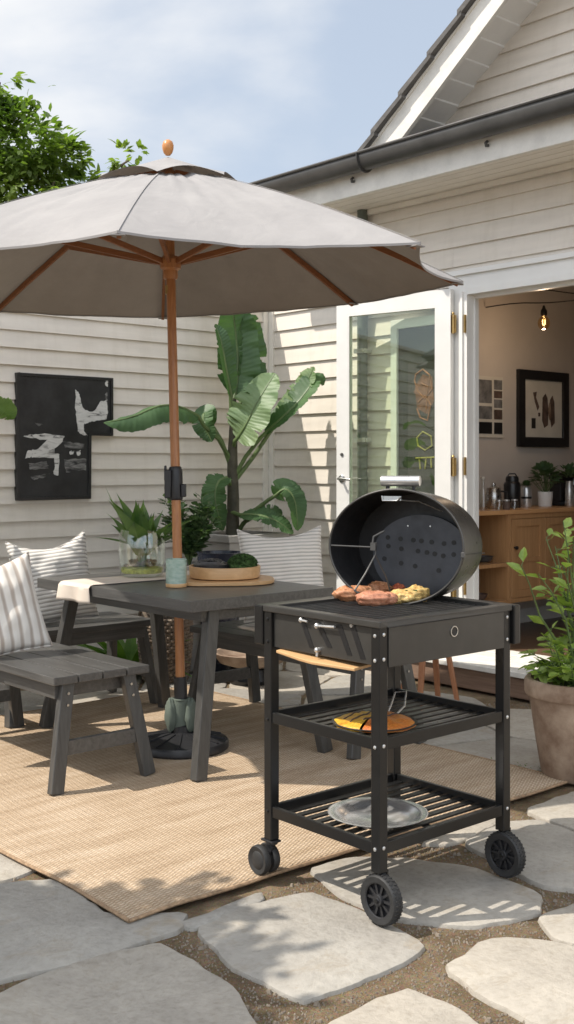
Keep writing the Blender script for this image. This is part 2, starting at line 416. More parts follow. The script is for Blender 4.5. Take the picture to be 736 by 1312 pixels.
MAT['dark_leaf']=leaf_mat('dark shrub leaf',(.05,.10,.045),(.11,.17,.075),.25,.45,10)
MAT['blade']=leaf_mat('stiff green leaf',(.045,.11,.028),(.15,.25,.06),.25,.35,9)
MAT['moss']=mat('moss',(.04,.085,.018),.9,var=.6,sc=60,bmp=.004,bsc=200)
MAT['lime_moss']=mat('lime gravel',(.40,.42,.10),.8,var=.5,sc=60,bmp=.003,bsc=200)
MAT['pebble']=mat('pebbles',(.26,.215,.165),.7,var=.35,sc=25,hue_obj=.3)
MAT['dark_pebble']=mat('dark pebbles',(.035,.033,.032),.4,var=.6,sc=70)
MAT['earth']=mat('potting soil',(.05,.035,.025),.95,var=.4,sc=30,bmp=.01,bsc=90)
MAT['pouch']=cloth_mat('grey green cloth',(.13,.155,.13))

MAT['rug_edge']=mat('rug binding',(.30,.20,.12),.95,var=.4,sc=60,bmp=.002,bsc=300)

def canopy_mat():
    m,nt,b=new_mat('umbrella canvas two sided'); L=nt.links
    v=coords(nt); n=N(nt,'ShaderNodeTexNoise',Scale=3.0,Detail=8.0,Roughness=.65); L.new(v,n.inputs['Vector'])
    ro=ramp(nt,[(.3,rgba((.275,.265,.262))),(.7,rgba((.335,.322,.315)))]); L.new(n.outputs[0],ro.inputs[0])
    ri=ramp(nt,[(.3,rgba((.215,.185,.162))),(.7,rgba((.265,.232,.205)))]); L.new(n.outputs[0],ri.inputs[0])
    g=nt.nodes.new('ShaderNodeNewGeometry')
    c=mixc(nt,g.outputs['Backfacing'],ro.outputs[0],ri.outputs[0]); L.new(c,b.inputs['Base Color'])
    b.inputs['Roughness'].default_value=.85; b.inputs['Specular IOR Level'].default_value=.2
    nf=N(nt,'ShaderNodeTexNoise',Scale=260.0,Detail=2.0); L.new(v,nf.inputs['Vector']); n2=N(nt,'ShaderNodeTexNoise',Scale=7.0,Detail=5.0,Distortion=1.0); L.new(v,n2.inputs['Vector'])
    nb=bump(nt,b,nf.outputs[0],.001,.4); bump(nt,b,n2.outputs[0],.02,.35,nb)
    t=nt.nodes.new('ShaderNodeBsdfTranslucent'); t.inputs[0].default_value=(.42,.36,.30,1)
    mx=nt.nodes.new('ShaderNodeMixShader'); mx.inputs[0].default_value=.05
    L.new(b.outputs[0],mx.inputs[1]); L.new(t.outputs[0],mx.inputs[2]); L.new(mx.outputs[0],nt.nodes['Material Output'].inputs['Surface'])
    return m
MAT['canopy2']=canopy_mat()
def brush(name,c,lo=.40,hi=.52,bg=(.016,.016,.017)):
    m,nt,b=new_mat(name); L=nt.links
    n=N(nt,'ShaderNodeTexNoise',Scale=9.0,Detail=9.0,Roughness=.72,Distortion=.6); L.new(coords(nt,(1,1.0,4.5),(R(18),0,0)),n.inputs['Vector'])
    r=ramp(nt,[(lo,rgba(bg)),(hi,rgba(c,.8)),(.75,rgba(c))]); L.new(n.outputs[0],r.inputs[0]); L.new(r.outputs[0],b.inputs['Base Color']); b.inputs['Roughness'].default_value=.55
    bump(nt,b,n.outputs[0],.003,.6); return m
MAT['brush_white']=brush('dry brushed white',(.70,.69,.66),.36,.46)
MAT['brush_grey']=brush('dry brushed grey',(.30,.295,.285),.42,.62)
# ================================================================== camera, sun, sky
cam=bpy.data.cameras.new('camera'); co=bpy.data.objects.new('camera',cam); col.objects.link(co)
co.location=(0,0,CAM_H); co.rotation_euler=(R(90),0,0)
cam.sensor_fit='HORIZONTAL'; cam.sensor_width=36; cam.lens=F_PX/736*36
cam.shift_y=-(656-HOR)/736; cam.clip_start=.05; cam.clip_end=600
cam.dof.use_dof=True; cam.dof.focus_distance=3.9; cam.dof.aperture_fstop=24
scene.camera=co

SUN_EL=R(54); SUN_H=Vector((-.985,-.17,0)).normalized()      # horizontal direction towards the sun
sd=bpy.data.lights.new('sun','SUN'); sd.energy=5.3; sd.angle=R(.53); sd.color=(1,.93,.83)
so=bpy.data.objects.new('sun',sd); col.objects.link(so); so.location=(-6,-1,9)
tow=Vector((SUN_H.x*math.cos(SUN_EL),SUN_H.y*math.cos(SUN_EL),math.sin(SUN_EL)))
so.rotation_euler=(-tow).to_track_quat('-Z','Y').to_euler()

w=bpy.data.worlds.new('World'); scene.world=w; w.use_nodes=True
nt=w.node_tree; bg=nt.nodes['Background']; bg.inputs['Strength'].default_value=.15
sky=nt.nodes.new('ShaderNodeTexSky'); sky.sky_type='NISHITA'; sky.sun_disc=False
sky.sun_elevation=SUN_EL; sky.sun_rotation=math.atan2(SUN_H.x,SUN_H.y); sky.dust_density=2.2; sky.air_density=1.0; sky.ozone_density=1.2; sky.altitude=50
tc=nt.nodes.new('ShaderNodeTexCoord'); mp=nt.nodes.new('ShaderNodeMapping'); mp.inputs['Scale'].default_value=(1.0,1.0,1.9); mp.inputs['Location'].default_value=(6.3,1.1,2.1)
nt.links.new(tc.outputs['Generated'],mp.inputs[0])
cn=nt.nodes.new('ShaderNodeTexNoise'); cn.inputs['Scale'].default_value=2.1; cn.inputs['Detail'].default_value=8; cn.inputs['Roughness'].default_value=.5; cn.inputs['Distortion'].default_value=.25
nt.links.new(mp.outputs[0],cn.inputs['Vector'])
cr=ramp(nt,[(.42,(.0,)*3),(.62,(.92,)*3)]); cr.color_ramp.interpolation='EASE'; nt.links.new(cn.outputs[0],cr.inputs[0])
haze=mixc(nt,.58,sky.outputs[0],(5.0,5.55,6.25,1))
cl=mixc(nt,cr.outputs[0],haze,(6.7,6.72,6.75,1))
# added fill light: sky colour scaled up overhead and behind the viewer
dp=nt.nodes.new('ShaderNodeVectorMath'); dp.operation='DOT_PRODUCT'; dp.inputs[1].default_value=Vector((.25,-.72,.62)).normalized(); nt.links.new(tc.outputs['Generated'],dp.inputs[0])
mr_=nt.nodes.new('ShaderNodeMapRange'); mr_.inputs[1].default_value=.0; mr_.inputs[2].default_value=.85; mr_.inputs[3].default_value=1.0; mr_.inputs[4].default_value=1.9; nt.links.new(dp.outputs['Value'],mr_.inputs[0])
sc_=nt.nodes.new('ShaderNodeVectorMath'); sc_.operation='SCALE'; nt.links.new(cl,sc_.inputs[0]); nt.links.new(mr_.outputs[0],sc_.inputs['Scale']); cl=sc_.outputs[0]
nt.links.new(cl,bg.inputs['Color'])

# ================================================================== ground and paving
g=MB()
g.grid(lambda a,b:(-150+300*a,-80+300*b,-.017),30,30)
tag(g.build('ground',MAT['soil']),kind='structure')

def chaikin(p,n=2):
    for _ in range(n):
        q=[]
        for i in range(len(p)):
            a=p[i];b=p[(i+1)%len(p)]
            q.append((a[0]*.90+b[0]*.10,a[1]*.90+b[1]*.10)); q.append((a[0]*.10+b[0]*.90,a[1]*.10+b[1]*.90))
        p=q
    return p
def clip(poly,p,n):
    out=[]
    for i in range(len(poly)):
        a=poly[i];b=poly[(i+1)%len(poly)]
        da=(a[0]-p[0])*n[0]+(a[1]-p[1])*n[1]; db=(b[0]-p[0])*n[0]+(b[1]-p[1])*n[1]
        if da<=0: out.append(a)
        if da*db<0:
            t=da/(da-db); out.append((a[0]+(b[0]-a[0])*t,a[1]+(b[1]-a[1])*t))
    return out
def inside(p,poly):
    c=False;j=len(poly)-1
    for i in range(len(poly)):
        if (poly[i][1]>p[1])!=(poly[j][1]>p[1]) and p[0]<(poly[j][0]-poly[i][0])*(p[1]-poly[i][1])/(poly[j][1]-poly[i][1]+1e-12)+poly[i][0]: c=not c
        j=i
    return c
def area(p): return .5*sum(p[i][0]*p[(i+1)%len(p)][1]-p[(i+1)%len(p)][0]*p[i][1] for i in range(len(p)))

paving=thing('patio_paving',None,None,(0,0,0),kind='structure')
def flagstone(poly):
    if area(poly)<0: poly=poly[::-1]
    sub=[]
    for i in range(len(poly)):
        a=Vector(poly[i]);b=Vector(poly[(i+1)%len(poly)]); n=max(1,int((b-a).length/.22))
        for k in range(n):
            q=a.lerp(b,k/n); j=noise.noise_vector(Vector((q.x*2.3,q.y*2.3,3)))*.010
            sub.append((q.x+j.x,q.y+j.y))
    p=chaikin(chaikin(sub,1),1) if False else chaikin(sub,1)
    pp=[]
    for i in range(len(p)):
        a=Vector(p[i]);b=Vector(p[(i+1)%len(p)]); nn=max(1,int((b-a).length/.03))
        for k in range(nn): pp.append(tuple(a.lerp(b,k/nn)))
    p=pp
    p2=[]
    for q in p:
        j=noise.noise_vector(Vector((q[0]*12,q[1]*12,8)))*.010+noise.noise_vector(Vector((q[0]*37,q[1]*37,4)))*.006
        p2.append((q[0]+j.x,q[1]+j.y))
    p=p2; n=len(p)
    cx=sum(q[0] for q in p)/n; cy=sum(q[1] for q in p)/n
    dz=-random.random()*.006; tx=random.uniform(-.004,.004); ty=random.uniform(-.004,.004)
    b=MB(); vs=[]
    def ring(k,z):
        for q in p:
            d=math.hypot(q[0]-cx,q[1]-cy); s=max(0,1-k/max(d,.05))
            vs.append(((q[0]-cx)*s,(q[1]-cy)*s,z+dz+tx*(q[0]-cx)+ty*(q[1]-cy)))
    ring(-.018,-.06); ring(-.016,-.010); ring(-.013,-.003); ring(-.002,0)
    fs=[]
    for r in range(3):
        for i in range(n): fs.append((r*n+i,r*n+(i+1)%n,(r+1)*n+(i+1)%n,(r+1)*n+i))
    vs.append((0,0,dz)); c=len(vs)-1
    for i in range(n): fs.append((3*n+i,3*n+(i+1)%n,c))
    b.add(vs,fs); o=b.build('flagstone',MAT['stone'],paving,smooth=True,angle=50); o.location=(cx,cy,0)
    return o

HAND=[[(255,1187),(312,1160),(395,1143),(445,1160),(537,1206),(520,1226),(395,1276),(372,1268),(300,1232)],
 [(-60,1300),(60,1248),(130,1222),(200,1207),(238,1226),(300,1268),(328,1320),(330,1420),(-80,1460)],
 [(-60,1150),(0,1132),(70,1126),(140,1172),(235,1168),(228,1186),(110,1226),(0,1252),(-70,1262)],
 [(-40,1088),(20,1080),(50,1106),(10,1122),(-50,1130)],
 [(572,1240),(625,1203),(700,1204),(790,1232),(830,1330),(720,1322),(640,1285)],
 [(395,1330),(480,1282),(520,1268),(590,1296),(625,1330),(600,1420),(440,1440)],
 [(400,1112),(450,1096),(520,1098),(600,1108),(688,1140),(684,1166),(600,1182),(505,1172),(450,1150)],
 [(596,1078),(650,1052),(690,1050),(770,1078),(770,1140),(690,1130)],
 [(672,1038),(740,1012),(800,1020),(800,1070),(745,1062)],
 [(690,1172),(740,1156),(800,1150),(840,1190),(800,1215),(715,1200)],
 [(235,1178),(285,1160),(330,1142),(334,1150),(290,1172),(250,1184)],
 [(540,1078),(600,1055),(640,1045),(630,1056),(575,1078)]]
stones=[[gp(*q) for q in h] for h in HAND]
rs=random.Random(5)
seeds=[]
for i in range(-9,14):
    for j in range(-2,15):
        seeds.append((i*.62+rs.uniform(-.2,.2)+(.3 if j%2 else 0),1.2+j*.56+rs.uniform(-.17,.17)))
fore=[gp(-60,1075),gp(60,1100),gp(240,1150),gp(420,1085),gp(600,1040),gp(670,1020),gp(800,990),gp(860,1500),gp(-120,1500)]
def house_ok(q):
    r=Vector((q[0],q[1],0))-CORNER; return r.dot(U)>.02 and r.dot(W)<-.02
nst=0
for sdx in seeds:
    if not (-3.2<sdx[0]<4.4 and 1.6<sdx[1]<8.6): continue
    poly=[(sdx[0]-1,sdx[1]-1),(sdx[0]+1,sdx[1]-1),(sdx[0]+1,sdx[1]+1),(sdx[0]-1,sdx[1]+1)]
    for o in seeds:
        if o is sdx: continue
        dx,dy=o[0]-sdx[0],o[1]-sdx[1]; d=math.hypot(dx,dy)
        if d>1.9: continue
        m=(d/2-.026)/d
        poly=clip(poly,(sdx[0]+dx*m,sdx[1]+dy*m),(dx/d,dy/d))
        if len(poly)<3: break
    if len(poly)<3: continue
    if not all(house_ok(q) for q in poly): continue
    if any(inside(q,fore) for q in poly) or inside(sdx,fore): continue
    if any(inside(q,h) for q in poly for h in stones) or any(inside(q,poly) for h in stones for q in h): continue
    # only keep what lies round the terrace seen from here or from a step aside
    if abs(sdx[0])>.34*sdx[1]+.9: continue
    r=Vector((sdx[0],sdx[1],0))-CORNER; hx,hy=r.dot(U),r.dot(W)
    if 1.5<hx<3.35 and -3.3<hy<-2.0: continue       # under the rug
    stones.append(poly); nst+=1
stones=stones[:99]
for s_ in stones: flagstone(s_)

# loose grit lying in the joints
pg=MB(); pg.noweld=True; rp=random.Random(3)
cnt=0
while cnt<4200:
    px=rp.uniform(-60,800); py=595+ (1878.5/rp.uniform(2.5,6.2)); x,y=gp(px,py)
    if any(inside((x,y),s_) for s_ in stones): continue
    r=Vector((x,y,0))-CORNER
    if 1.05<r.dot(U)<3.8 and -3.75<r.dot(W)<-1.5: continue
    s=rp.uniform(.0015,.0042)*(2.2 if rp.random()<.05 else 1); z=-.0165
    q=[Vector((x+s*math.cos(a)*rp.uniform(.7,1.2),y+s*math.sin(a)*rp.uniform(.7,1.2),z)) for a in (0,1.26,2.5,3.77,5.0)]
    q2=[p*.6+Vector((x,y,z))*.4+Vector((0,0,s*.9)) for p in q]
    pg.add(q+q2,[(0,1,6,5),(1,2,7,6),(2,3,8,7),(3,4,9,8),(4,0,5,9),(5,6,7,8,9)]); cnt+=1
tag(pg.build('gravel',MAT['pebble'],smooth=True),'small loose grit lying in the soil joints between flagstones','gravel',kind='stuff')

# ================================================================== clad walls
def clap(mb, a0,a1,z0,z1,step,phase,fn,seed=0,thick=.017,cut=None):
    """weatherboards from z0 to z1 on a plane; fn(a,out,z)->point; cut(z)->(a0,a1) limits for sloping ends"""
    rr=random.Random(seed)
    k0=math.floor((z0-phase)/step)
    z=phase+k0*step
    while z<z1-.002:
        zb=max(z,z0); zt=min(z+step,z1)
        if zt-zb>.004:
            fb=(zb-z)/step; ft=(zt-z)/step; j=rr.uniform(-.0015,.0015)
            ob=thick*(1-fb)+.002+j; ot=thick*(1-ft)+.002+j
            (l0,r0),(l1,r1)=((a0,a1),(a0,a1)) if cut is None else (cut(zb),cut(zt))
            if r0-l0>1.4 and rr.random()<.55:
                jx=l0+(r0-l0)*rr.uniform(.2,.8); mb.add([fn(jx-.0013,ob+.0006,zb),fn(jx+.0013,ob+.0006,zb),fn(jx+.0013,ot+.0006,zt),fn(jx-.0013,ot+.0006,zt)],[(0,1,2,3)]) if False else None
            seg=max(1,int((r0-l0)/.5))
            for s in range(seg):
                f0,f1=s/seg,(s+1)/seg
                w0=.0015*noise.noise(Vector((l0+(r0-l0)*f0,z*9,seed))); w1=.0015*noise.noise(Vector((l0+(r0-l0)*f1,z*9,seed)))
                p=[fn(l0+(r0-l0)*f0,ob,zb+w0),fn(l0+(r0-l0)*f1,ob,zb+w1),fn(l1+(r1-l1)*f1,ot,zt+.0),fn(l1+(r1-l1)*f0,ot,zt+.0),
                   fn(l0+(r0-l0)*f0,0,zb+w0),fn(l0+(r0-l0)*f1,0,zb+w1)]
                mb.add(p,[(0,1,2,3),(4,5,1,0)])
        z+=step
    return mb

house=thing('house','cream weatherboard house with dark gutter, gable and open white doorway','house',CORNER,RZ)
DX0,DX1,DZ1=1.94,3.75,2.37       # doorway
dw=lambda a,o,z:(a,-o,z)
m=MB(); m.nonormal=True
clap(m,.06,1.80,0,3.04,.125,1.414,dw,1)
clap(m,1.80,3.95,DZ1+.10,3.04,.125,1.414,dw,2)
clap(m,3.95,7.5,0,3.04,.125,1.414,dw,3)
m.build('wall',MAT['siding'],house)
# structural wall behind the boards
m=MB(); m.bx(.0,1.86,.003,.115,0,3.2); m.bx(1.86,3.83,.003,.115,DZ1+.02,3.2); m.bx(3.83,7.5,.003,.115,0,3.2); m.bx(-.1,0,.003,6.,0,3.2)
m.build('inner_wall',MAT['plaster'],house)
# gable
APX=5.0; SL=.77
def gcut(z):
    d=(z-3.36)/SL
    return (1.45+d, 2*APX-1.45-d)
m=MB(); m.nonormal=True
clap(m,0,1,3.37,6.0,.125,1.414,lambda a,o,z:(a,.02-o,z),4,cut=gcut)
m.build('gable_wall',MAT['siding'],house)
m=MB(); m.add([(1.4,.03,3.2),(8.6,.03,3.2),(8.6,.03,3.4),(5,.03,6.05),(1.4,.03,3.4)],[(0,1,2,3,4)])
m.bx(1.40,8.6,-.03,.02,3.25,3.375)
m.build('gable_base_board',MAT['trim'],house)
YO=-.34
def rake(x0,x1,zoff0,zoff1,y0,y1):
    b=MB()
    for sgn in (0,1):
        f=(lambda x:x) if not sgn else (lambda x:2*APX-x)
        za=3.29+SL*(x0-1.321); zb=3.29+SL*(x1-1.321)
        v=[(f(x0),y0,za+zoff0),(f(x1),y0,zb+zoff0),(f(x1),y0,zb+zoff1),(f(x0),y0,za+zoff1),(f(x0),y1,za+zoff0),(f(x1),y1,zb+zoff0),(f(x1),y1,zb+zoff1),(f(x0),y1,za+zoff1)]
        b.add(v,[(0,1,2,3),(5,4,7,6),(0,3,7,4),(1,5,6,2),(3,2,6,7),(0,4,5,1)])
    return b
rake(1.30,APX,-.235,-.045,YO,YO+.028).build('bargeboard',MAT['white_worn'],house)
rake(1.30,APX,-.045,-.028,YO-.012,YO+.04).build('barge_moulding',MAT['trim'],house)
# soffit boards under the verge, each lapped a little
m=MB()
x=1.36; k=0
while x<APX-.05:
    for sgn in (0,1):
        f=(lambda q:q) if not sgn else (lambda q:2*APX-q)
        x2=min(x+.118,APX); dz=.012
        za=3.29+SL*(x-1.321)-.125; zb=3.29+SL*(x2-1.321)-.125-dz
        v=[(f(x),YO+.03,za),(f(x2),YO+.03,zb),(f(x2),.019,zb),(f(x),.019,za)]
        v+=[(q[0],q[1],q[2]+.02) for q in v]
        m.add(v,[(0,1,2,3),(7,6,5,4),(0,4,5,1),(1,5,6,2),(2,6,7,3),(3,7,4,0)])
    x+=.118;k+=1
m.build('gable_soffit',MAT['white'],house)
# roof of tiles, stepped courses seen at the verge
m=MB()
n=16; Ls=(APX-1.24)/n
for sgn in (0,1):
    f=(lambda q:q) if not sgn else (lambda q:2*APX-q)
    for i in range(n):
        xa=1.24+Ls*i-.03; xb=1.24+Ls*(i+1)
        za=3.29+SL*(xa-1.321)+.012; zb=3.29+SL*(xb-1.321)-.008
        v=[(f(xa),YO-.05,za-.03),(f(xb),YO-.05,zb-.03),(f(xb),YO-.05,zb+.002),(f(xa),YO-.05,za+.012)]
        v+=[(q[0],6.,q[2]) for q in v]
        m.add(v,[(0,1,2,3),(7,6,5,4),(0,4,5,1),(1,5,6,2),(2,6,7,3),(3,7,4,0)])
m.build('roof',MAT['tile'],house)
# eaves: fascia, soffit, gutter, little roof behind the gutter
m=MB(); m.bx(.30,7.8,-.45,-.425,3.0,3.19); m.bx(.30,.325,-.425,0,3.02,3.19)
m.build('fascia',MAT['white_worn'],house,bevel=.004)
m=MB()
yy=[-.423,-.335,-.248,-.161,-.074,-.02]
for a,b_ in zip(yy[:-1],yy[1:]): m.bx(.326,7.8,a+.003,b_-.003,3.018,3.032)
m.bx(.326,7.8,-.42,-.005,3.033,3.04)
m.bx(.06,7.8,-.052,-.019,2.985,3.016)
m.build('soffit',MAT['trim'],house)
m=MB()
def gut(u,v):
    a=PI*v; x=.18+7.7*u
    z=3.215-.095*math.sin(a)**.8; y=-.515+.062*math.cos(a)
    return (x,y,z)
m.grid(gut,20,14)
m.tube([(.18,-.579,3.217),(7.88,-.579,3.217)],.009,8)
m.lathe([(.062,0),(.062,.004)],20,(.18,-.515,3.19),rotm('Y',R(90)))
gobj=m.build('gutter',MAT['gutter'],house,smooth=True,solid=.004)
for x in (1.52,4.6):
    m=MB()
    pts=[(x,-.515+.0655*math.cos(PI*t/10),3.215-.0985*math.sin(PI*t/10)**.8) for t in range(11)]
    for p,q in zip(pts[:-1],pts[1:]): m.bar(p,q,.028,.006,(1,0,0))
    m.build('gutter_joint',MAT['gutter'],gobj)
for x in (1.36,2.43,3.4):
    m=MB(); m.tube([(x,-.452,3.09),(x,-.47,3.085),(x,-.475,3.10),(x,-.46,3.112)],.009,8); m.build('hook',MAT['gutter'],house,smooth=True)
m=MB(); v=[(.28,-.47,3.20),(7.8,-.47,3.20),(7.8,.03,3.40),(.28,.03,3.40)]; v+=[(a,b_,c-.018) for a,b_,c in v]
m.add(v,[(0,1,2,3),(7,6,5,4),(0,4,5,1),(1,5,6,2),(2,6,7,3),(3,7,4,0)]); m.build('eaves_roof',MAT['tile'],house)

# corner post, downpipe, side window
m=MB(); m.bx(.0,.075,-.03,.0,0,3.0); m.build('corner_board',MAT['trim'],house,bevel=.004)
m=MB(); m.tube([(1.05,-.065,3.015),(1.05,-.065,1.5),(1.05,-.065,.05)],.036,14); m.build('downpipe',mat('downpipe paint',(.09,.105,.085),.5),house,smooth=True)
for z in (2.05,1.45,.8,.3):
    m=MB(); m.bx(1.008,1.092,-.108,-.02,z,z+.03); m.build('pipe_bracket',MAT['tin'],house)
m=MB(); WX0,WX1,WZ0,WZ1=1.29,1.76,.45,2.25
m.bx(WX0,WX0+.055,-.045,-.002,WZ0,WZ1); m.bx(WX1-.05,WX1,-.045,-.002,WZ0,WZ1); m.bx(WX0+.055,WX1-.05,-.045,-.002,WZ1-.06,WZ1); m.bx(WX0-.02,WX1+.0,-.07,-.002,WZ0-.04,WZ0)
wf=m.build('window',MAT['white'],house,bevel=.003)
m=MB(); m.bx(WX0+.055,WX1-.05,-.026,-.022,WZ0,WZ1-.06); m.build('window_glass',mat('dark window glass',(.03,.034,.032),.06,var=.2,sc=3,rvar=.02),wf)

# doorway frame
m=MB()
m.bx(1.785,1.885,-.035,.0,.15,DZ1+.105); m.bx(3.80,3.94,-.035,.0,.15,DZ1+.105)
m.bx(1.885,3.80,-.035,.0,DZ1+.0,DZ1+.105); m.bx(1.78,3.96,-.055,.0,DZ1+.105,DZ1+.135)
m.bx(1.875,1.94,-.046,.06,.15,DZ1); m.bx(3.75,3.81,-.046,.06,.15,DZ1); m.bx(1.94,3.75,-.046,.06,DZ1-.02,DZ1+.02)
m.bx(1.895,1.912,-.058,-.046,.15,DZ1); m.bx(1.94,1.952,.02,.055,.15,DZ1-.02); m.bx(1.952,3.75,.02,.055,DZ1-.04,DZ1-.02)
dfr=m.build('door_frame',MAT['white'],house,bevel=.003)
for z in (.55,1.29,2.17):
    m=MB(); m.bx(1.922,1.936,-.052,-.0465,z-.055,z+.055); m.tube([(1.929,-.056,z-.055),(1.929,-.056,z+.055)],.006,8)
    m.build('hinge_plate',MAT['brass'],dfr)

# the open glazed door leaf, folded back against the wall
leaf=thing('glazed_door',None,None,(1.835,-.062,.155)); leaf.parent=house
leaf.rotation_euler=(0,0,R(180+11.2))      # local +x runs from the hinge to the free edge
LW,LH,TT=.865,2.24,.042
m=MB()
m.bx(.0,.10,-TT/2,TT/2,0,LH); m.bx(LW-.088,LW,-TT/2,TT/2,0,LH); m.bx(.10,LW-.088,-TT/2,TT/2,LH-.10,LH); m.bx(.10,LW-.088,-TT/2,TT/2,0,.20)
for y in (-1,1):
    yy0=y*TT/2*.75
    m.bx(.10,.112,yy0-.005,yy0+.005,.2,LH-.1); m.bx(LW-.1,LW-.088,yy0-.005,yy0+.005,.2,LH-.1); m.bx(.112,LW-.1,yy0-.005,yy0+.005,LH-.112,LH-.1)
m.build('door_stiles',MAT['white'],leaf,bevel=.003)
m=MB(); m.bx(.10,LW-.088,-.003,.003,.2,LH-.1); m.build('door_pane',MAT['door_glass'],leaf)
for z in (.35,1.13,2.02):
    m=MB(); m.bx(-.030,.0,-.0,.004,z-.055,z+.055); m.bx(-.002,.001,-.018,.018,z-.055,z+.055); m.tube([(-.012,.008,z-.06),(-.012,.008,z+.06)],.009,10)
    m.lathe([(.004,0),(.011,.004),(.004,.014)],10,(-.012,.008,z+.06))
    m.build('hinge',MAT['brass'],leaf,smooth=True)
m=MB(); 
m.lathe([(.026,0),(.026,.006),(.02,.010)],20,(LW-.045,TT/2,1.05),rotm('X',R(-90)))
m.tube([(LW-.045,TT/2,1.05),(LW-.045,TT/2+.045,1.05),(LW-.06,TT/2+.05,1.05),(LW-.145,TT/2+.048,1.045)],.0085,10)
m.build('door_handle',MAT['steel'],leaf,smooth=True)
m=MB(); m.lathe([(.012,0),(.012,.005)],14,(LW-.045,TT/2,1.21),rotm('X',R(-90))); m.build('keyhole_cover',MAT['gutter'],leaf)

# step and threshold
m=MB(); m.bx(1.38,4.3,-.385,-.02,0.0,.118); m.build('step',wood('step timber',(.15,.09,.06),(.26,.17,.12),.7,axis=0),house,bevel=.006)
m=MB()
ys=[-.41,-.275,-.14,-.005]
for a,b_ in zip(ys[:-1],ys[1:]): m.bx(1.36,4.32,a+.002,b_-.002,.119,.150)
m.bx(1.94,3.75,-.003,.13,.119,.158)
m.build('threshold',MAT['white_worn'],house,bevel=.004)
# the room inside
m=MB()
for i in range(24):
    m.bx(1.40,6.2,.135+i*.15,.135+i*.15+.147,.10,.149)
tag(m.build('room_floor',MAT['floorwood'],house))
m=MB(); m.bx(1.30,1.40,.116,3.9,.1,2.75); m.bx(1.3,6.3,3.9,4.0,.1,2.75); m.bx(6.2,6.3,.116,3.9,.1,2.75); m.build('room_wall',MAT['plaster'],house)
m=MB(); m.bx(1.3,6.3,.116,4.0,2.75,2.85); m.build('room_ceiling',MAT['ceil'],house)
m=MB(); m.bx(1.40,1.415,.12,3.9,.15,.25); m.build('skirting_board',MAT['white'],house)

# garden wall on the left, boards stepping down the lane of the picture
gw=thing('garden_wall','long cream weatherboard wall behind the benches, square to the door wall','wall',CORNER,RZ)
WH=2.46
m=MB(); m.nonormal=True
clap(m,-6.8,-.002,0,WH,.109,1.27,lambda a,o,z:(o,a,z),7)
m.build('cladding',MAT['siding_b'],gw)
m=MB(); m.bx(-.10,-.001,-6.8,0.0,0,WH); m.build('wall_core',MAT['trim'],gw)
m=MB(); m.bx(-.13,.045,-6.83,.0,WH,WH+.035); m.build('coping',MAT['trim'],gw,bevel=.005)
m=MB(); m.bx(.002,.028,-.075,-.032,0,WH); m.build('corner_batten',MAT['trim'],gw,bevel=.003)
# ================================================================== rug
RT=.009
rug=MB()
def rugf(u,v):
    x=1.12+2.62*u; y=-3.70+2.14*v
    e=min(u*2.62,(1-u)*2.62,v*2.14,(1-v)*2.14)
    x+=.015*noise.noise(Vector((y*2.5,0,u*3))) ; y+=.014*noise.noise(Vector((x*2.5,7,v*3)))
    z=RT+.003*noise.noise(Vector((x*4,y*4,1)))
    if u>.8: z+=.012*max(0,noise.noise(Vector((y*3.2,2,0))))*((u-.8)/.2)
    return (x,y,z)
rug.grid(rugf,90,70)
rg=rug.build('jute_rug',MAT['rug'],None,smooth=True)
rg.location=CORNER; rg.rotation_euler=(0,0,RZ)
m_=rg.modifiers.new('thickness','SOLIDIFY'); m_.thickness=.0085; m_.offset=-1
for nm,e0,e1 in (('edge_binding',(0,0),(1,0)),('edge_binding',(1,0),(1,1)),('edge_binding',(1,1),(0,1)),('edge_binding',(0,1),(0,0))):
    eb_=MB(); eb_.tube([Vector(rugf(e0[0]+(e1[0]-e0[0])*i/40,e0[1]+(e1[1]-e0[1])*i/40))+Vector((0,0,-.003)) for i in range(41)],.0058,6); eb_.build(nm,MAT['rug_edge'],rg,smooth=True)
tag(rg,'large woven tan jute rug spread under the table and benches','rug')
RZT=.010    # height of things standing on the rug

# ================================================================== table
def leg_bar(mb,top,foot,w=.066,t=.042,up=(1,0,0)):
    mb.bar(top,foot,w,t,up); return mb
tb=thing('dining_table','charcoal grey outdoor table with splayed legs, umbrella pole through its top','table',hw(2.12,-2.357,RZT),RZ)
TL,TW,TH=1.26,.80,.735
m=MB()
nb=1; bw=TW
HX,HY,HR=.043,-.103,.03
for i in range(nb):
    y0=-TW/2+i*bw; m.bx(-TL/2,TL/2,y0+.0005,y0+bw-.0005,TH-.048,TH)
m.build('tabletop',MAT['char'],tb,bevel=.003)
m=MB(); zt=TH-.049
m.bx(-TL/2+.06,TL/2-.06,-.30,-.275,zt-.05,zt); m.bx(-TL/2+.06,TL/2-.06,.275,.30,zt-.05,zt); m.bx(-TL/2+.06,-TL/2+.10,-.275,.275,zt-.05,zt); m.bx(TL/2-.10,TL/2-.06,-.275,.275,zt-.05,zt)
m.build('table_frame',MAT['char'],tb,bevel=.002)
for sx in (1,-1):
    for sy in (1,-1):
        m=MB(); leg_bar(m,(sx*(TL/2-.075),sy*(.235),zt),(sx*(TL/2-.005),sy*(.355),0),.058,.044,(1,0,0)); m.build('leg',MAT['char_leg'],tb,bevel=.003)

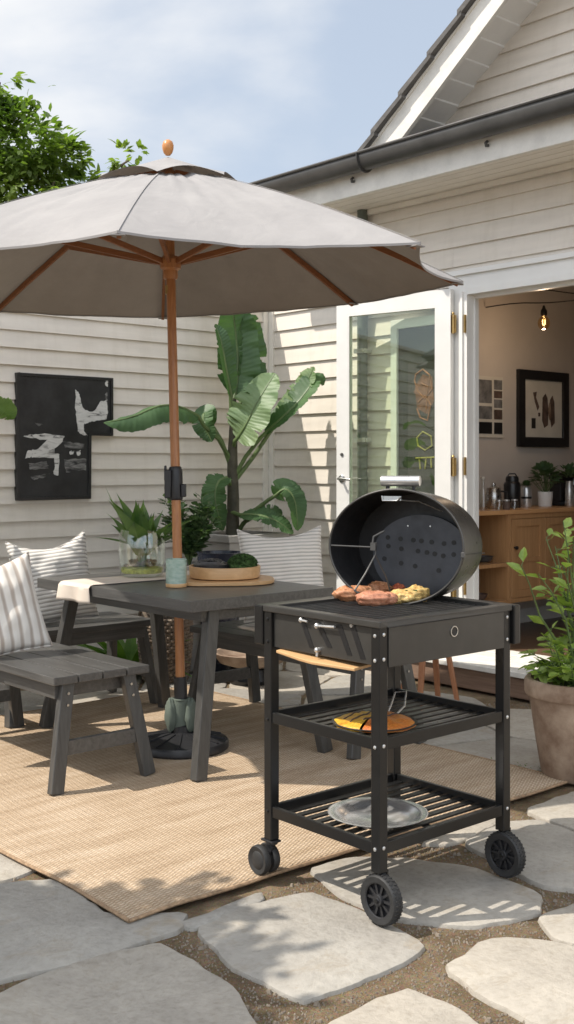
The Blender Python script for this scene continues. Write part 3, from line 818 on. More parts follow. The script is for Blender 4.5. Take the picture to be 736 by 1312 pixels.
# ================================================================== benches
def make_bench(L,label,Wd=.455,Hh=.455):
    t=thing('slatted_bench',label,'bench',group='charcoal benches around the table')
    m=MB(); n=4; w_=Wd/n
    for i in range(n):
        y0=-Wd/2+i*w_; m.bx(-L/2,L/2,y0+.003,y0+w_-.003,Hh-.032,Hh)
    m.build('seat',MAT['char'],t,bevel=.003)
    z1=Hh-.033
    m=MB(); m.bx(-L/2+.05,L/2-.05,-Wd/2+.035,-Wd/2+.058,z1-.062,z1); m.bx(-L/2+.05,L/2-.05,Wd/2-.058,Wd/2-.035,z1-.062,z1)
    m.build('apron',MAT['char'],t,bevel=.002)
    for sx in (1,-1):
        m=MB(); m.bx(sx*(L/2-.085)-.014,sx*(L/2-.085)+.014,-Wd/2+.06,Wd/2-.06,z1-.062,z1); m.build('cross_rail',MAT['char'],t,bevel=.002)
        for sy in (1,-1):
            m=MB(); leg_bar(m,(sx*(L/2-.045),sy*(Wd/2-.085),z1),(sx*(L/2+.0),sy*(Wd/2-.01),0),.057,.036,(1,0,0)); lg=m.build('leg',MAT['char_leg'],t,bevel=.003)
            for dz in (.04,.085):
                m=MB(); f=1-dz/z1
                m.lathe([(.006,0),(.006,.003)],8,(sx*(L/2-.045*f+.024-.004),sy*(Wd/2-.03-.055*f),z1-dz),rotm('Y',R(90*sx)))
                m.build('screw',MAT['steel'],lg)
        m=MB(); f=.40; yy=(Wd/2-.01)-(.075)*f; m.bar((sx*(L/2-.045*f-.002),-yy+.02,z1*f),(sx*(L/2-.045*f-.002),yy-.02,z1*f),.026,.058); m.build('stretcher',MAT['char'],t,bevel=.002)
    return t
b1=make_bench(1.13,'charcoal slatted bench at front left, carrying the pillow with vertical stripes'); b1.location=hw(1.965,-3.03,RZT); b1.rotation_euler=(0,0,RZ)
b2=make_bench(.86,'charcoal slatted bench against the table end, below the black painting'); b2.location=hw(1.175,-2.42,RZT); b2.rotation_euler=(0,0,RZ+R(90))
b3=make_bench(1.20,'charcoal slatted bench behind the table, carrying a flat seat pad'); b3.location=hw(2.32,-1.78,RZT); b3.rotation_euler=(0,0,RZ)

# ================================================================== pillows
def pillow(mb,Wd,Hh,T,seed=0,slump=.04,nu=44):
    def f(side):
        def g_(a,b):
            u=2*a-1; v=2*b-1
            e=(max(0,1-abs(u)**2.6)*max(0,1-abs(v)**2.6))**.42
            x=u*Wd/2*(1-.07*(1-v*v)); y=v*Hh/2*(1-.07*(1-u*u))
            if v>0: y-=slump*v*v*(1-u*u)
            q=Vector((x*9,y*9,side*2+seed*5))
            z=side*(T/2*e*(1+.12*noise.noise(q)))+ .012*noise.noise(q*1.9)*e
            y+=.008*noise.noise(Vector((x*14,y*9,seed)))
            return (x,y,z)
        return g_
    mb.grid(f(1),nu,nu); mb.grid(f(-1),nu,nu)
    return mb
def place_pillow(name,label,Wd,Hh,T,mt,base,heading,lean,roll=0,seed=0,slump=.04):
    """base: where the lower edge rests; heading: the way its face looks; lean: backwards"""
    m=MB(); pillow(m,Wd,Hh,T,seed,slump)
    o=m.build(name,mt,None,smooth=True,angle=180)
    rot=Matrix.Rotation(heading,4,'Z')@Matrix.Rotation(R(90)-lean,4,'X')@Matrix.Rotation(roll,4,'Z')
    o.rotation_euler=rot.to_euler()
    up=rot.to_3x3()@Vector((0,1,0))
    o.location=Vector(base)+up*(Hh/2*.95)
    # seam cord
    e=MB(); pts=[]
    for k in range(160):
        t=k/160*4; s=int(t); f=t-s
        u,v={0:(-1+2*f,-1),1:(1,-1+2*f),2:(1-2*f,1),3:(-1,1-2*f)}[s]
        x=u*Wd/2*(1-.07*(1-v*v)); y=v*Hh/2*(1-.07*(1-u*u))
        if v>0: y-=slump*v*v*(1-u*u)
        pts.append((x,y,.012*0))
    pts.append(pts[0]); e.tube(pts,.004,6,cap=False)
    e.build('seam_cord',mt,o,smooth=True)
    return tag(o,label,'pillow',group='striped pillows on the benches')
# heading: 0 means the face looks towards -Y (the viewer)
place_pillow('striped_pillow','cream pillow with broad vertical brown stripes on the front bench',.45,.43,.17,MAT['pil_v'],hw(1.97,-3.19,.475),RZ+R(90)-R(14),R(17),R(10),1,.03)
place_pillow('striped_pillow','plump white and grey ribbed pillow below the black painting',.42,.47,.17,MAT['pil_h'],hw(1.20,-2.47,.478),RZ+R(90)-R(22),R(14),R(7),2,.06)
place_pillow('striped_pillow','fine ribbed cream pillow leaning behind the table beside the grill lid',.44,.47,.16,MAT['pil_f'],hw(2.16,-1.72,.478+.05),R(14),R(12),R(2),3,.04)
m=MB(); 
def pad(u,v):
    return None
pm=MB(); pillow(pm,.62,.40,.075,9,0.0)
pd=pm.build('seat_pad',MAT['pil_f'],None,smooth=True,angle=180); pd.location=hw(2.42,-1.80,.455+RZT+.036); pd.rotation_euler=(0,0,RZ)
tag(pd,'flat cream seat pad lying on the bench behind the table','cushion')

# ================================================================== things on the table
TZ=TH+RZT+.001
def tl(x,y,z=0):   # table-local to world
    p=tb.location+Vector((math.cos(RZ)*x-math.sin(RZ)*y, math.sin(RZ)*x+math.cos(RZ)*y,0)); return Vector((p.x,p.y,TZ+z))
# runner: lies across the top and hangs over the near edge
m=MB()
RX0,RX1=-.40,-.13
def runf(a,b):
    x=RX0+(RX1-RX0)*a+.012*noise.noise(Vector((b*5,a,3)))
    L=.80+.085; s=b*L; n=.003+.0025*abs(noise.noise(Vector((x*9,s*7,1))))
    y_edge=-TW/2-.006
    if s<.085:
        d=.085-s; flare=.010*math.sin(a*9+1)*d/.085
        return (x+.01*(a-.5)*d/.085, y_edge-.004-flare-.004, TH-d*.95+.0)
    y=y_edge+(s-.085)
    k=min(1,(s-.085)/.02)
    return (x,y,TH+n*k+.001)
m.grid(runf,24,60)
ro=m.build('table_runner',MAT['runner'],None,smooth=True,solid=.002); ro.location=tb.location; ro.rotation_euler=(0,0,RZ)
tag(ro,'cream linen runner draped across the table and over its near edge','table runner')

# glass vase with stiff leaves
vz=TZ+.008
vp=at(182,742,5.535); vase=thing('glass_vase','clear glass cylinder vase with pebbles and stiff green leaves on the runner','vase',(vp.x,vp.y,vz))
m=MB(); m.lathe([(.094,.0),(.106,.012),(.112,.06),(.115,.13),(.112,.19),(.103,.222),(.105,.228),(.101,.228),(.099,.222),(.108,.19),(.110,.13),(.107,.06),(.100,.018),(.002,.012)],40); m.build('glass',MAT['glass'],vase,smooth=True)
m=MB(); m.lathe([(.098,.016),(.103,.030),(.101,.040),(.03,.046)],30,wob=lambda q,i:1+.015*math.sin(q*9)*(i>0)); m.build('moss_bed',MAT['lime_moss'],vase,smooth=True)
rv=random.Random(4)
m=MB()
for i in range(26):
    a=rv.uniform(0,2*PI); r_=rv.uniform(.01,.085); m.blob((r_*math.cos(a),r_*math.sin(a),.05+rv.uniform(0,.03)),(.014,.012,.009),i,.2,2,6,8)
m.build('pebbles',MAT['pebble'],vase,smooth=True)
m=MB(); m.lathe([(.038,.05),(.045,.06),(.046,.15),(.043,.155),(.02,.15)],22,(.03,-.02,0)); m.build('inner_pot',MAT['glass'],vase,smooth=True)
def stiff(mb,base,d,L,Wd,curve,seed=0):
    """long pointed leaf, gently channelled and arched"""
    d=Vector(d).normalized(); side=d.cross(Vector((0,0,1))); 
    if side.length<.05: side=Vector((1,0,0))
    side.normalize(); n=side.cross(d)
    def f(a,b):
        t=a; w_=Wd*(math.sin(PI*min(1,t*.92+.10))**.8)*(1-t**5)
        u=2*b-1
        p=Vector(base)+d*(L*t)-n*(curve*L*t*t)+side*(u*w_*.5)+n*(abs(u)*w_*.28)
        return p
    mb.grid(f,10,4)
vp_=MB()
for i in range(20):
    a=2*PI*i*.382+rv.uniform(-.3,.3); tilt=rv.uniform(.08,.8)
    stiff(vp_,(.03*math.cos(a),.03*math.sin(a),.10),(math.sin(tilt)*math.cos(a),math.sin(tilt)*math.sin(a),math.cos(tilt)),rv.uniform(.22,.35)*(1-.1*tilt),rv.uniform(.080,.108),rv.uniform(-.05,.28),i)
stiff(vp_,(-.02,0,.12),(-.52,-.1,.85),.36,.036,-.1); stiff(vp_,(-.02,0,.14),(-.95,.1,.30),.24,.030,.1)
for i in range(5):
    a=i*1.3; vp_.tube([(.01*math.cos(a),.01*math.sin(a),.045),(.03*math.cos(a),.03*math.sin(a),.2)],.008,6)
vp_.build('leaves',MAT['blade'],vase,smooth=True)

# bamboo board, round dish with stones and moss, tumbler
bp=at(283,750,5.31); board=MB()
bd=[]
for k in range(48):
    a=2*PI*k/48; bd.append((.252*math.copysign(abs(math.cos(a))**.72,math.cos(a)),.20*math.copysign(abs(math.sin(a))**.72,math.sin(a))))
board.prism(bd,(0,0,0),(1,0,0),(0,1,0),(0,0,1),.017)
bo=board.build('serving_board',MAT['bamboo'],None,smooth=True,bevel=.003,angle=30); bo.location=(bp.x,bp.y,TZ+.001); bo.rotation_euler=(0,0,R(6))
tag(bo,'pale bamboo board with rounded corners lying on the table','board')
bz=TZ+.0185
dish=thing('wooden_dish','round pale wooden dish holding dark stones and green moss','dish',(bp.x+.018,bp.y+.02,bz))
m=MB(); m.lathe([(.150,0),(.166,.006),(.170,.055),(.168,.058),(.158,.058),(.156,.020),(.002,.016)],48,sx=1.0); m.build('bowl',MAT['bamboo'],dish,smooth=True)
m=MB(); m.lathe([(.150,.02),(.154,.045),(.002,.046)],40); m.build('filling',MAT['dark_pebble'],dish,smooth=True)
m=MB()
for i in range(120):
    a=rv.uniform(0,2*PI); r_=.072*math.sqrt(rv.random()); m.blob((-.065+r_*math.cos(a)*1.1,-.01+r_*math.sin(a),.052+.030*(1-(r_/.072)**3)+rv.uniform(-.006,.004)),(.011,.010,.008),i,.25,2,5,7)
m.lathe([(.082,.045),(.083,.065),(.06,.078),(.002,.080)],24,(-.065,-.01,0)); m.build('dark_stones',MAT['dark_pebble'],dish,smooth=True)
m=MB(); m.blob((.085,-.01,.062),(.066,.066,.042),5,.25,3,16,22)
for i in range(500):
    th=rv.uniform(0,1.45); a=rv.uniform(0,2*PI); n=Vector((math.sin(th)*math.cos(a),math.sin(th)*math.sin(a),math.cos(th)))
    p=Vector((.085,-.01,.062))+Vector((n.x*.064,n.y*.064,n.z*.042)); t=Vector((rv.uniform(-1,1),rv.uniform(-1,1),rv.uniform(-.2,1)))
    m.leaf(p,(n+t*.6),n,.014,.009)
m.build('moss_mound',MAT['moss'],dish)
tp=at(226,748,5.10)
tum=thing('glass_tumbler','small pale green ribbed tumbler on the table in front of umbrella pole','tumbler',(tp.x,tp.y,TZ+.001))
gm,gnt,gb=new_mat('green ribbed glass'); gb.inputs['Base Color'].default_value=(.6,.78,.68,1); gb.inputs['Roughness'].default_value=.22; gb.inputs['Transmission Weight'].default_value=.45; gb.inputs['Coat Weight'].default_value=.3
gn=N(gnt,'ShaderNodeTexNoise',Scale=30.0,Detail=4.0); gnt.links.new(coords(gnt,(1,1,2)),gn.inputs['Vector']); grr=ramp(gnt,[(.3,(.46,.64,.54)),(.7,(.72,.86,.78))]); gnt.links.new(gn.outputs[0],grr.inputs[0]); gnt.links.new(grr.outputs[0],gb.inputs['Base Color'])
m=MB(); m.lathe([(.040,.0),(.046,.006),(.047,.06),(.048,.125),(.045,.125),(.043,.06),(.041,.012),(.001,.01)],60,wob=lambda q,i:1+.018*math.sin(q*20)*(1 if 0<i<3 else 0)); m.build('glass',gm,tum,smooth=True)
m=MB(); m.lathe([(.047,.0),(.0475,.004),(.0485,.014),(.0475,.016)],40,cap0=True,cap1=True); m.build('base_band',MAT['bamboo'],tum,smooth=True)

# ================================================================== umbrella
P0=Vector((-.478,5.13,RZT)); PT=Vector((-.560,5.30,2.74))
um=thing('patio_umbrella','grey canvas patio umbrella with teak pole rising through the table','umbrella',P0)
def pol(z): 
    t=(z-P0.z)/(PT.z-P0.z); return P0.lerp(PT,t)-P0
m=MB(); m.lathe([(.205,0),(.213,.008),(.213,.030),(.206,.040),(.12,.056),(.05,.072),(.045,.075),(.002,.076)],56); ub=m.build('base',MAT['plastic'],um,smooth=True)
m=MB()
for k in range(12):
    a=2*PI*k/12; m.bar((.055*math.cos(a),.055*math.sin(a),.071),(.195*math.cos(a),.195*math.sin(a),.044),.012,.008)
m.build('base_rib',MAT['plastic'],ub)
m=MB(); m.tube([pol(.05),pol(.33)],.030,18); m.lathe([(.046,0),(.044,.03),(.034,.04)],18,pol(.08)); m.build('base_sleeve',MAT['plastic'],um,smooth=True)
m=MB(); m.tube([pol(.32),pol(.8),pol(1.4),pol(2.0),pol(2.71)],.0215,20); m.build('pole',MAT['teak'],um,smooth=True)
# tilt and crank joint
m=MB(); m.tube([pol(1.135),pol(1.15),pol(1.27),pol(1.29)],[.029,.033,.033,.027],18); 
c=pol(1.2); m.box(c+Vector((-.034,-.01,.01)),(.03,.05,.13)); m.box(c+Vector((.038,-.01,-.02)),(.022,.04,.06)); m.box(c+Vector((-.046,-.015,.06)),(.010,.03,.07))
m.build('tilt_joint',MAT['plastic'],um,smooth=True,bevel=.004)
# canopy
HUBZ=2.225
APEX=Vector((PT.x,PT.y,2.70))
corners=[Vector(c) for c in [(-.60,3.99,2.125),(.50,4.22,2.13),(.80,5.12,2.13),(.36,5.93,2.15),(-.72,6.53,2.155),(-1.62,6.22,2.15),(-1.98,5.30,2.13),(-1.60,4.30,2.125)]]
NR=8
def rib(k,t):
    c=corners[k%NR]; p=APEX.lerp(c,t); p.z+=.034*math.sin(PI*t); return p
def panel(k,a,b,r0=.0):
    t=r0+(1-r0)*a
    p=rib(k,t).lerp(rib(k+1,t),b); w_=4*b*(1-b)
    p.z-=.018*t*w_*(.3+.7*t)
    ctr=APEX.copy(); ctr.z=p.z
    p=p+(ctr-p)*(.055*w_*t**6)          # scalloped hem
    q=Vector((p.x*3.2,p.y*3.2,k))
    w_*=1-.6*t**3; p.z+=.012*noise.noise(q)*w_+.006*noise.noise(q*3)*w_+.011*noise.noise(Vector((b*8+t*2,t*1.8,k*3)))*w_+.006*noise.noise(Vector((b*19-t*4,t*2.6,k*5)))*w_
    return p
m=MB(); m.nonormal=True
for k in range(NR): m.grid(lambda a,b:panel(k,a,b,.19)-P0,30,36)
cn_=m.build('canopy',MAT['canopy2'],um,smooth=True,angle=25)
for k in range(NR):
    m=MB(); pts=[rib(k,.19+.81*i/14)-P0+Vector((0,0,.003)) for i in range(15)]
    for a,b in zip(pts[:-1],pts[1:]): m.bar(a,b,.007,.002)
    m.build('canopy_seam',MAT['canopy'],cn_)
m=MB()
for k in range(NR):
    pts=[panel(k,1.0,i/22)-P0 for i in range(23)]
    for a,b in zip(pts[:-1],pts[1:]): m.bar(a+Vector((0,0,-.002)),b+Vector((0,0,-.002)),.003,.009)
m.build('canopy_hem',MAT['canopy'],cn_)
# wind vent cap
m=MB()
def cap(k,a,b):
    t=.265*a
    p=rib(k,t).lerp(rib(k+1,t),b); w_=4*b*(1-b); p.z+=.016+.030*(1-a)-.004*w_*a
    p.z+=.046*w_*a**2.5; ctr=APEX.copy(); ctr.z=p.z; p=p+(ctr-p)*(.10*w_*a**3)
    return p-P0
for k in range(NR): m.grid(lambda a,b:cap(k,a,b),8,10)
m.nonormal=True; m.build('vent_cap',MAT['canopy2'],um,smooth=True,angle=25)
fz=APEX-P0+Vector((0,0,.054))
m=MB(); m.lathe([(.012,0),(.016,.006),(.020,.010),(.026,.028),(.0275,.045),(.022,.063),(.010,.072),(.001,.073)],22,fz); m.build('finial',wood('finial wood',(.42,.16,.045),(.58,.27,.09),.35,axis=2),um,smooth=True)
# hub, ribs, struts
hubc=pol(HUBZ)
m=MB(); m.lathe([(.030,-.06),(.034,-.05),(.034,-.02),(.048,-.01),(.052,.03),(.040,.045)],18,hubc); m.build('hub',MAT['teak'],um,smooth=True)
m=MB(); m.lathe([(.0255,-.13),(.0255,-.09)],18,hubc); m.build('hub_ring',MAT['brass'],um,smooth=True)
m=MB(); m.lathe([(.045,-.03),(.05,.0),(.03,.02)],18,pol(2.66)); m.build('top_hub',MAT['teak'],um,smooth=True)
for k in range(NR):
    m=MB(); pts=[rib(k,t)-P0+Vector((0,0,-.020)) for t in (.04,.3,.55,.8,.985)]
    for a,b in zip(pts[:-1],pts[1:]): m.bar(a,b,.016,.026)
    rb=m.build('rib',MAT['teak_dark'],um,bevel=.002)
    d=(rib(k,.52)-P0+Vector((0,0,-.034))); dd=(d-hubc); dd.z=0; dd.normalize()
    m=MB(); m.bar(hubc+dd*.045+Vector((0,0,.02)),d,.016,.026); m.build('strut',MAT['teak_dark'],rb,bevel=.002)
    c=rib(k,1.0)-P0; m=MB(); r_=(c-(APEX-P0)).normalized()
    m.bar(c-r_*.055+Vector((0,0,-.030)),c+r_*.002+Vector((0,0,-.010)),.05,.004); m.build('corner_pocket',MAT['canopy'],rb)
# folded cloth pouch hung at the foot of the pole
po=MB(); c=P0+pol(.20)
def pf(sx,ang):
    po.blob(c+Vector((math.cos(ang)*.050,math.sin(ang)*.050-.0,-.04)),(.026,.040,.078),sx,.22,2.2,14,18,rot=rotm('Z',ang))
pf(1,R(-20)); pf(2,R(205)); po.lathe([(.040,-.14),(.046,-.10),(.047,-.02),(.040,.03)],20,c,cap0=False,cap1=False,wob=lambda q,i:1+.06*math.sin(q*3+i))
po.tube([c+Vector((.036*math.cos(k*PI/9),.036*math.sin(k*PI/9),.03)) for k in range(19)],.006,6)
pc=po.build('cloth_pouch',MAT['pouch'],None,smooth=True,angle=180); tag(pc,'grey green cloth pouch wrapped round the foot of the umbrella pole','pouch')
# ================================================================== grill cart
gl=thing('grill_cart','black charcoal grill cart with two slatted shelves, wheels and raised round lid','grill',hw(3.975,-2.89,0),RZ)
AX,AY=.235,.28; ZT=.858; ZB=.728
G=MAT['grill']; GP=MAT['grill_panel']
LT=.034
for sx in (-1,1):
    for sy in (-1,1):
        zl=.145 if sx>0 else .122
        m=MB(); m.bx(sx*AX-LT/2,sx*AX+LT/2,sy*AY-LT/2,sy*AY+LT/2,zl,ZT-.004); lg=m.build('leg',G,gl,bevel=.0025)
        m=MB()
        for z in (.212,.50,.745,.815):
            m.lathe([(.0055,0),(.0055,.002),(.003,.0035)],10,(sx*AX,sy*AY-LT/2,z),rotm('X',R(90)))
            m.lathe([(.0055,0),(.0055,.002),(.003,.0035)],10,(sx*AX+LT/2,sy*AY,z+.004),rotm('Y',R(90)))
        m.build('bolt',MAT['tin'] if sx>0 else G,lg,smooth=True)
# firebox panels
m=MB()
m.bx(-AX+LT/2,AX-LT/2,-AY-.006,-AY+.004,ZB,ZT-.022)
fp=m.build('front_panel',GP,gl,bevel=.002)
m=MB(); m.bx(-AX-LT/2-.002,AX+LT/2+.006,-AY-LT/2-.004,-AY+.012,ZT-.020,ZT); m.bx(AX-.012,AX+LT/2+.006,-AY+.012,AY+LT/2+.004,ZT-.020,ZT)
m.bx(-AX-LT/2-.002,-AX+.012,-AY+.012,AY+LT/2+.004,ZT-.020,ZT); m.bx(-AX+.012,AX-.012,AY-.012,AY+LT/2+.004,ZT-.020,ZT)
m.build('top_rim',GP,gl,bevel=.003)
m=MB(); m.bx(AX+LT/2-.004,AX+LT/2+.003,-AY+LT/2+.002,AY-LT/2-.002,ZB-.004,ZT-.020)
sp=m.build('side_panel',GP,gl,bevel=.0015)
m=MB(); m.lathe([(.0165,0),(.0165,.003),(.0135,.003),(.0135,.001)],24,(AX+LT/2+.003,.02,.800),rotm('Y',R(90)),cap0=False,cap1=False); m.build('vent_rim',MAT['steel'],sp,smooth=True)
m=MB(); m.lathe([(.0136,0),(.0136,.0006)],24,(AX+LT/2+.0031,.02,.800),rotm('Y',R(90))); m.build('vent_opening',MAT['lid_in'],sp)
# wings of the panels behind, standing proud of the corners
m=MB(); m.bx(-AX-.060,-AX-LT/2-.003,-AY-.022,AY+.02,ZB+.004,ZT-.002); m.build('left_wing',G,gl,bevel=.004)
m=MB(); m.bx(-AX-.02,AX+.03,AY+LT/2+.004,AY+.052,ZB+.004,ZT-.002); m.build('back_wing',G,gl,bevel=.004)
m=MB(); m.bx(-AX+.012,AX-.012,-AY+.012,AY-.012,ZB+.004,ZB+.012); m.build('ash_tray',MAT['lid_in'],gl)
# slanted slots and their little levers on the front panel
for i,x in enumerate((-.062,.016,.100,.155)):
    h=(.040,.030,.042,.046)[i]; z=.788
    m=MB(); yf=-AY-.0062
    sl=[(-.016-.018,h),(.006-.018,h*1.02),(.014+.018,-h),(-.006+.018,-h*1.05)]
    m.prism(sl,(x,yf,z),(1,0,0),(0,0,1),(0,-1,0),.0012); so_=m.build('vent_slot',MAT['lid_in'],fp)
    m=MB()
    if i==0: m.lathe([(.0075,0),(.0075,.012),(.004,.016)],12,(x-.018,yf,z+h),rotm('X',R(90))); m.tube([(x-.018,yf-.010,z+h),(x+.012,yf-.010,z+h-.002)],.0035,8)
    if i==1: m.lathe([(.008,0),(.008,.014),(.004,.018)],12,(x-.024,yf,z+.030),rotm('X',R(90))); m.tube([(x-.024,yf-.010,z+.030),(x+.055,yf-.012,z+.035)],.004,8)
    if i==2: m.lathe([(.0075,0),(.0075,.012),(.004,.016)],12,(x-.110,yf,z-.043),rotm('X',R(90))); m.tube([(x-.11,yf-.006,z-.043),(x-.11,yf-.008,z-.062)],.004,8)
    if i==3: m.lathe([(.006,0),(.006,.008)],12,(x-.020,yf,z+h),rotm('X',R(90)))
    m.build('lever',MAT['tin'],so_,smooth=True)
# grate
m=MB(); zg=ZT-.012
k=0; x=-AX+.022
while x<AX-.015:
    m.tube([(x,-AY+.014,zg),(x,AY-.014,zg)],.0036,6); x+=.029
for y in (-.2,-.1,0,.1,.2): m.tube([(-AX+.014,y,zg-.005),(AX-.014,y,zg-.005)],.003,6)
m.build('cooking_grate',MAT['iron'],gl,smooth=True)
# shelves
for nm,z in (('middle_shelf',.49),('lower_shelf',.195)):
    m=MB(); h=.034; t=.014
    m.bx(-AX+LT/2,AX-LT/2,-AY-t/2-.006,-AY+t/2-.006,z,z+h); m.bx(-AX+LT/2,AX-LT/2,AY-t/2,AY+t/2,z,z+h)
    m.bx(-AX-t/2,-AX+t/2,-AY+LT/2,AY-LT/2,z,z+h); m.bx(AX-t/2+.006,AX+t/2+.006,-AY+LT/2,AY-LT/2,z,z+h)
    sh=m.build(nm,G,gl,bevel=.002)
    m=MB(); nsl=10
    for i in range(nsl):
        x=-AX+.036+(2*AX-.072)*i/(nsl-1); m.bx(x-.0125,x+.0125,-AY+.009,AY-.008,z+.008,z+.014)
    m.bx(-AX+.008,AX-.002,-.012,.012,z+.001,z+.0075)
    m.build('shelf_slats',G,sh,bevel=.0015)
# wheels: two big ones on the right hand axle, two casters on the left
def wheel(c,r,wd,spokes=10):
    c=Vector(c); rot=rotm('X',R(90))
    h=wd/2
    m=MB()
    m.lathe([(r*.70,-h*.86),(r*.93,-h),(r*.985,-h*.8),(r,-h*.35),(r,h*.35),(r*.985,h*.8),(r*.93,h),(r*.70,h*.86)],44,c,rot,cap0=False,cap1=False)
    ty=m.build('wheel',MAT['rubber'],gl,smooth=True)
    m=MB()
    for k in range(36):
        a=2*PI*k/36
        for s_ in (-1,1):
            p=c+rot@Vector((r*math.cos(a+s_*.04),r*math.sin(a+s_*.04),s_*h*.42))
            m.box(p,(.0045,h*.62,.004),rotm('Y',-a+R(90))@rotm('Z',s_*.35))
    m.build('tread',MAT['rubber'],ty)
    m=MB(); 
    m.lathe([(r*.66,-h*.75),(r*.72,-h*.88),(r*.72,h*.88),(r*.66,h*.75)],36,c,rot,cap0=False,cap1=False)
    m.lathe([(r*.22,-h*1.0),(r*.25,-h*.8),(r*.25,h*.8),(r*.22,h*1.0)],20,c,rot)
    m.lathe([(r*.10,-h*1.15),(r*.12,-h*1.0),(r*.12,h*1.0),(r*.10,h*1.15)],12,c,rot)
    for k in range(spokes):
        a=2*PI*k/spokes
        p0=c+rot@Vector((r*.2*math.cos(a),r*.2*math.sin(a),0)); p1=c+rot@Vector((r*.70*math.cos(a),r*.70*math.sin(a),0))
        m.bar(p0,p1,wd*.55,r*.10,rot@Vector((math.cos(a+PI/2),math.sin(a+PI/2),0)))
    m.lathe([(r*.69,-.002),(r*.69,.002)],30,c,rot)
    m.build('rim',MAT['plastic'],ty,smooth=True,angle=30)
    return ty
for sy in (-1,1):
    wheel((AX+.012,sy*AY-.004,.072),.070,.036)
    m=MB(); m.tube([(AX+.012,sy*AY-.028,.072),(AX+.012,sy*AY+.022,.072)],.006,10); m.bx(AX-.014,AX+.014,sy*AY+.017,sy*AY+.023,.06,.15); m.build('axle_bracket',G,gl,smooth=True)
    # caster
    cx,cy=-AX-.022,sy*AY-.012
    ca=MB(); ca.lathe([(.020,.0),(.020,.012),(.016,.016)],16,(-AX,sy*AY,.106)); ca.bar((-AX,sy*AY,.106),(cx,cy,.05),.030,.016,(0,1,0)); ca.bx(-AX-.03,-AX+.026,sy*AY-.020,sy*AY+.018,.114,.121)
    cast=ca.build('caster_fork',MAT['plastic'],gl,bevel=.002)
    for dy in (-.019,.019):
        m=MB(); rot=rotm('X',R(90)); h=.012; r=.046
        m.lathe([(.010,-h*1.05),(r*.55,-h*.9),(r*.62,-h*.7),(r*.92,-h),(r,-h*.5),(r,h*.5),(r*.92,h),(r*.62,h*.7),(r*.55,h*.9),(.010,h*1.05)],36,(cx,cy+dy,r+RT+.002),rot)
        m.build('caster_wheel',MAT['rubber'],cast,smooth=True)

# lid: deep oval drum standing on its hinge, mouth towards the viewer
LC=Vector((.352,3.67,1.032))
lz=math.atan2(-.40,.92)          # turn so the axis runs back and to the right
lid=bpy.data.objects.new('lid',None); col.objects.link(lid); lid.parent=gl
gm_inv=(Matrix.Translation(gl.location)@Matrix.Rotation(RZ,4,'Z')).inverted()
lid.matrix_local=gm_inv@Matrix.Translation(LC)@Matrix.Rotation(lz,4,'Z')@Matrix.Rotation(R(-3),4,'X')
# lid local: y is the axis (mouth at y=0, bottom at y=+DEP), x sideways, z up
LA,LB,DEP=.230,.188,.27
def oval(a,y,k=1.0): return (LA*k*math.cos(a),y,LB*k*math.sin(a))
m=MB()
def shell(u,v):
    a=2*PI*v; y=DEP*u; k=1-.03*u**3
    return oval(a,y,k)
m.grid(shell,12,72,closed=True)
m.grid(lambda u,v:oval(2*PI*v,DEP+.022*(1-(1-u)**2)**.5*1.0,.97*(1-u*.0)-.10*u),6,72,closed=True)
m.add([oval(2*PI*k/72,DEP+.022,.87) for k in range(72)],[tuple(range(72))])
m.build('drum',MAT['lid_out'],lid,smooth=True)
m=MB(); m.grid(lambda u,v:oval(2*PI*v,.002+(DEP-.012)*u,.982-.03*u**3),12,72,closed=True)
m.nonormal=False
m.add([oval(2*PI*k/72,DEP-.010,.952) for k in range(72)],[tuple(range(72))]); m.build('drum_lining',MAT['lid_in'],lid,smooth=True)
m=MB()
pts=[oval(2*PI*k/72,0,.992) for k in range(73)]; m.tube(pts,.0042,8,cap=False); m.build('rolled_rim',MAT['grill_panel'],lid,smooth=True)
pl=MB(); yb=DEP-.035; PO=Vector((.018,0,-.036))
pl.add([Vector(oval(2*PI*k/60,yb,.76))+PO for k in range(60)]+[Vector(oval(2*PI*k/60,yb+.004,.76))+PO for k in range(60)],[tuple(range(60)),tuple(range(60,120))]+[(k,(k+1)%60,60+(k+1)%60,60+k) for k in range(60)])
plate=pl.build('baffle_plate',MAT['lid_plate'],lid)
hp=[(-.105,.062),(-.065,.058),(-.025,.055),(.0,.053),(.032,.050),(.07,.046),(-.103,.032),(-.062,.024),(-.01,.018),(.018,.014),(.042,.010),(.068,.004),(-.115,-.012),(-.062,-.026),(-.018,-.034),(.055,-.046),(.10,.05),(.10,.01)]
for (x,z) in hp:
    m=MB(); m.lathe([(.0085,0),(.0085,.0012)],12,(x*1.15+.018,yb-.0005,z-.036),rotm('X',R(90)))
    m.build('vent_hole',MAT['lid_in'],plate)
m=MB()
for (x,z) in ((-.03,.068),(.05,.068)): m.lathe([(.004,0),(.003,.004)],8,(x,yb,z),rotm('X',R(90)))
m.build('rivets',MAT['steel'],plate)
